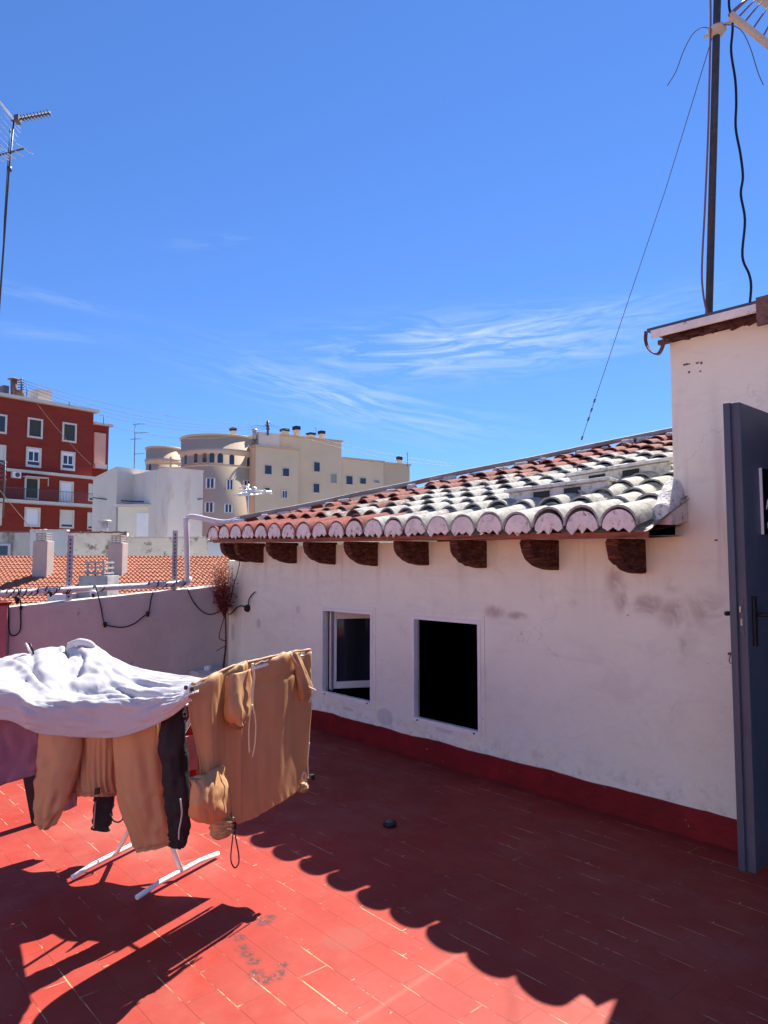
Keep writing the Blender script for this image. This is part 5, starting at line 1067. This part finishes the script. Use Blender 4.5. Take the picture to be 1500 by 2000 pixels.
# white building with recess ------------------------------------------------------
M_wb = mat('stained_white_render', (0.70, 0.62, 0.55), 0.9, 0.06, 0.8, 0.15, 4, stain=((0.55, 0.40, 0.34), 1.2, 0.55, 0.75), world=True, stretch=(1, 1, .35))
M_wb2 = mat('white_render', (0.72, 0.68, 0.58), 0.9, 0.05, 0.8, 0.1, 4, world=True)
wb = thing('white_stepped_building', P3(290, 1098, 42), 'plain white building with recessed centre, between the brick block and round tower', 'building'); wb.location.z = -16
W1 = Fac(182, 45.5, 229, 44); W2 = Fac(228, 46, 331, 46); W3 = Fac(329, 41.5, 397, 43)
def wedge(F, x0, y0, x1, y1, depth, mt, nm):
    u0, z0 = F.uz(x0, y0); u1, z1 = F.uz(x1, y1); m = MB(); m.prism([F.P(u0, -15.9), F.P(u1, -15.9), F.P(u1, z1), F.P(u0, z0)], -F.n * depth); o = m.build(nm, mt, wb)
    m = MB(); m.prism([F.P(u0, z0 + .003, .06), F.P(u1, z1 + .003, .06), F.P(u1, z1 + .12, .06), F.P(u0, z0 + .12, .06)], -F.n * (depth + .06)); m.build('coping', M_wb, o); return o
wedge(W1, 182, 938, 229, 915, 6, M_wb, 'wall'); wedge(W2, 229, 915, 331, 929, 4, M_wb2, 'wall'); wedge(W3, 330, 916, 397, 923, 6, M_wb, 'wall')
SD = Fac(226, 43.4, 326, 43.4)
a, b_, c, d = SD.rect(230, 990, 326, 1060); m = MB(); SD.slab(m, a, b_, -15.9, d, -2.4, 0); sd = m.build('lean_to', M_wb2, wb); m = MB(); SD.slab(m, a - .15, b_ + .1, d + .002, d + .14, -2.4, .3); m.build('lean_to_roof', M_string, sd)
a, b_, c, d = SD.rect(267, 1002, 293, 1052); m = MB(); SD.slab(m, a, b_, c, d, .001, .05); m.build('shutter_door', M_lframe, sd)
m = MB(); m.tube([SD.pt(303, 995, .08), SD.pt(302, 1055, .08)], .05, 8); m.build('drainpipe', M_galv, sd)
m = MB(); m.tube([P3(205, 1050, 40), P3(205, 1020, 40)], .17, 10); m.tube([P3(205, 1019, 40), P3(205, 1016, 40)], [.42, .3], 10); tag(m.build('metal_flue', M_galv), 'short metal flue with a flat cap in front of the white building', 'flue')
pa, pb = W1.pt(182, 972, .3), W3.pt(396, 974, .3); m = MB(); m.tube(sag(pa, pb, .22), .035, 6); tag(m.build('overhead_cable', M_cable), 'single sagging cable stretched across the white stepped building', 'cable')

# weathered walls behind the orange roof ------------------------------------------------------
M_old = mat('cracked_cream_render', (0.80, 0.69, 0.52), 0.95, 0.12, 1.2, 0.4, 5, stain=((0.25, 0.19, 0.14), 1.6, 0.54, 0.64), world=True)
M_oldg = mat('grey_weathered_render', (0.50, 0.45, 0.39), 0.95, 0.15, 1.2, 0.4, 5, stain=((0.20, 0.16, 0.13), 1.4, 0.50, 0.64), world=True, stretch=(1, 1, .4))
M_oldb = mat('pale_grey_render', (0.60, 0.59, 0.56), 0.95, 0.06, 1.2, 0.2, 5, world=True)
for i, (x0, x1, yt, Z, mt, lab) in enumerate(((-200, 57, 1040, 38.6, M_oldg, 'grey streaked wall with a small dark window behind the orange roof, far left'), (57, 129, 1037, 38.4, M_oldb, 'smooth pale grey wall behind the left roof chimney'),
                                      (129, 246, 1041, 38.2, M_old, 'cracked cream wall between the two roof chimneys'), (246, 406, 1051, 38.0, M_old, 'long cracked cream wall right of the roof chimneys'), (406, 440, 1058, 37.8, M_oldb, 'pale wall stub partly hidden by the eave corner'))):
    Fw = Fac(x0, Z, x1, Z); u1, z1 = Fw.uz(x1, yt); m = MB(); N_ = 24; L_ = Fw.L
    top = [(k / N_ * L_, z1 + .05 * noise.noise(Vector((k * .6, i * 4, 0)))) for k in range(N_ + 1)]
    m.prism([Fw.P(0, -15.9), Fw.P(L_, -15.9)] + [Fw.P(u, z) for u, z in reversed(top)], -Fw.n * .3)
    t = thing('old_wall', Fw.P(L_ / 2, -16), lab, 'wall', 'weathered walls behind the orange roof'); m.build('wall', mt, t)
    m = MB(); m.prism([Fw.P(u, z + .01, .05) for u, z in top] + [Fw.P(u, z + .08, .05) for u, z in reversed(top)], -Fw.n * .4); m.build('capping', M_string if i % 2 else M_rust, t)
    if i == 0:
        a, b_, c, d = Fw.rect(-14, 1066, 17, 1086); m = MB(); Fw.slab(m, a, b_, c, d, .001, .05); m.build('window', M_glass, t); m = MB(); Fw.slab(m, a, b_ + .15, d, d + .12, .001, .1); Fw.slab(m, b_, b_ + .15, c, d, .001, .1); m.build('window_frame', M_galv, t)

# orange roof ------------------------------------------------------
def orange_material():
    t = NT('orange_roof_tiles')
    c = t.mix(t.rng(t.noise(2.8, 6), 0.3, 0.7), (0.34, 0.115, 0.065), (0.42, 0.17, 0.10)); c = t.mix(t.rng(t.noise(11, 6, .7), 0.45, 0.68), c, (0.26, 0.075, 0.04)); t.base(c, 0.85, 0.2); return t.m
M_or = orange_material()
ro = thing('orange_tiled_house', P3(200, 1098, 33), 'low house with a bright orange tiled roof and three vent chimneys, beyond the parapet', 'house'); ro.location.z = -16
ZR, ZE_, zR, sl2 = 36.0, 27.5, 1.70, .32
A_ = P3(-230, 1098, ZR); B_ = P3(470, 1098, ZR); A_.z = B_.z = 0; ux_ = (B_ - A_).normalized(); dn2 = -F2; Lr = (B_ - A_).length
cw, rw = .205, .27; ncol = int(Lr / cw); nrow = int((ZR - ZE_) / rw); m = MB(); SU, SV = 6, 4; vs = []; nU = ncol * SU + 1
for j in range(nrow):
    for k in range(SV + 1):
        v = (j + k / SV) * rw
        for i in range(nU):
            uu = i / SU; ph = uu + (.0 if True else 0); s = abs(math.sin(math.pi * ph)); h = .062 * s ** .8 + .042 * (k / SV) ** 1.0 - (.0)
            h += .006 * math.sin(int(uu) * 12.9898 + j * 78.233); vs.append(A_ + ux_ * (uu * cw) + dn2 * v + Vector((0, 0, zR - sl2 * v + h)))
fs = []
for j in range(nrow):
    for k in range(SV):
        r0 = (j * (SV + 1) + k) * nU; fs += [(r0 + i, r0 + i + 1, r0 + nU + i + 1, r0 + nU + i) for i in range(nU - 1)]
    if j < nrow - 1:
        r0 = (j * (SV + 1) + SV) * nU; fs += [(r0 + i, r0 + i + 1, r0 + nU + i + 1, r0 + nU + i) for i in range(nU - 1)]
m.add(vs, fs, smooth=False); orf = m.build('roof', M_or, ro)
m = MB(); m.tube([A_ + Vector((0, 0, zR + .0)), B_ + Vector((0, 0, zR + .0))], .09, 8); m.build('ridge_cap', M_rust, orf)
m = MB(); e0 = A_ + dn2 * (ZR - ZE_ - .3); m.prism([A_ + Vector((0, 0, -15.9)), B_ + Vector((0, 0, -15.9)), B_ + Vector((0, 0, zR - .1)), A_ + Vector((0, 0, zR - .1))], dn2 * .3); m.prism([A_ + dn2 * 8 + Vector((0, 0, -15.9)), B_ + dn2 * 8 + Vector((0, 0, -15.9)), B_ + dn2 * 8 + Vector((0, 0, zR - 8 * sl2 - .1)), A_ + dn2 * 8 + Vector((0, 0, zR - 8 * sl2 - .1))], dn2 * .3); m.build('wall', M_oldb, ro)
M_chim = mat('pinkish_chimney_render', (0.50, 0.41, 0.35), 0.9, 0.08, 2, 0.2, 8)
M_cem = mat('grey_cement_chimney', (0.40, 0.39, 0.37), 0.95, 0.15, 2, 0.4, 8, stain=((.22, .2, .18), 3, .5, .65))
ca = rad(-8.5) ; cu_ = Vector((R3.x * math.cos(ca) + F2.x * math.sin(ca) * -1, R3.y * math.cos(ca) - F2.y * math.sin(ca), 0)).normalized(); cu_ = (R3 * math.cos(ca) + F2 * math.sin(ca)).normalized(); cw_ = Vector((-cu_.y, cu_.x, 0))
def vent(px0, px1, yb, ym, yt, Z, mt, mt2, slats, capw=.9, lou='slat'):
    xm = (px0 + px1) / 2; hw = (px1 - px0) / 2 * Z / FPX; p, q, r_ = P3(xm, yb, Z), P3(xm, ym, Z), P3(xm, yt, Z); c = Vector((q.x, q.y, (p.z + q.z) / 2 - .4)) + cw_ * hw * .0
    m = MB(); m.box(c, (hw * .82, hw * .62, (q.z - p.z) / 2 + .4), cu_, cw_); ch = m.build('chimney', mt, ro, bevel=.02)
    m = MB(); hs = hw * capw * .68; H = r_.z - q.z
    for k in range(slats): zz = q.z + H * (k + .75) / (slats + .0); m.box(Vector((q.x, q.y, zz - H * .10)), (hs, hs * .85, H * .055), cu_, cw_)
    for sx in (-1, 1):
        for sy in (-1, 1): m.box(Vector((q.x, q.y, q.z + H * .45)) + cu_ * sx * hs * .8 + cw_ * sy * hs * .68, (hs * .07, hs * .07, H * .46), cu_, cw_)
    m.build('vent_cap', mt2, ch)
vent(67, 104, 1100, 1057, 1039, 33.2, M_chim, M_chim, 4)
vent(213, 249, 1101, 1061, 1044, 33.4, M_chim, M_chim, 4)
vent(158, 230, 1175, 1124, 1093, 29.5, M_cem, M_cem, 3, .85)
roof_box(Fac(92, 28.5, 137, 28.5), (92, 1161, 136, 1176), 1.0, M_pipe, ro, 'skylight_box', 0)

# ------------------------------------------------------------------ overhead wires between the far roofs
for i, (y0, y1, sg_) in enumerate(((742, 829, 1.0), (747, 830, 1.4), (752, 832, 1.6), (758, 834, 1.8), (763, 836, 2.6))):
    m = MB(); m.tube(sag(P3(42, y0, 63), P3(523, y1, 86), sg_, 20), .018, 4)
    tag(m.build('overhead_wire', M_darkalu), ('topmost', 'second from top', 'middle', 'fourth from top', 'lowest and thickest looking')[i] + ' of the parallel wires from the brick block to the beige building', 'wire', 'parallel wires from the brick block')
for i, (y1, sg_) in enumerate(((907, .6), (910, 1.0))):
    m = MB(); m.tube(sag(P3(525, 828 + i * 3, 86), P3(890, y1, 98), sg_, 16), .02, 4)
    tag(m.build('overhead_wire', M_darkalu), ('upper', 'lower')[i] + ' of two thin wires descending right from the thick aerial on the beige building', 'wire', 'wires right of the beige chimneys')
m = MB(); m.tube(sag(P3(-40, 905, 40), P3(118, 1092, 37), .2, 12), .02, 4); tag(m.build('overhead_wire', M_browncable), 'thin reddish wire slanting down before the brick block at the left edge', 'wire')
m = MB(); m.tube(sag(P3(72, 788, 55), P3(178, 908, 60), .2, 12), .02, 4); tag(m.build('overhead_wire', M_browncable), 'thin reddish wire slanting across the brick block upper floors', 'wire')
# tangled white antenna on the roof in front of the beige building
yt = thing('tv_antenna', P3(485, 975, 30), 'tangled pale antenna seen beyond the tiled hip before the beige building', 'antenna', 'television antennas on far roofs')
m = MB(); m.tube([P3(485, 1010, 30), P3(485, 945, 30)], .03, 6); m.build('mast', M_alu, yt)
m = MB(); yr = random.Random(5)
for k in range(14): x, y = 482 + yr.gauss(0, 6), 950 + yr.uniform(0, 18); m.tube([P3(x - yr.uniform(2, 8), y + yr.uniform(-2, 3), 30), P3(x + yr.uniform(2, 8), y + yr.uniform(-3, 2), 30)], .03, 4)
for k in range(5): m.tube([P3(456 + k * 9, 967 + k % 2, 30), P3(472 + k * 11, 964 + (k * 3) % 4, 30)], .03, 4)
m.tube([P3(486, 958, 30), P3(530, 961, 30)], .05, 4); m.tube([P3(515, 957, 30), P3(531, 965, 30)], .04, 4); m.build('rod', M_alu, yt)
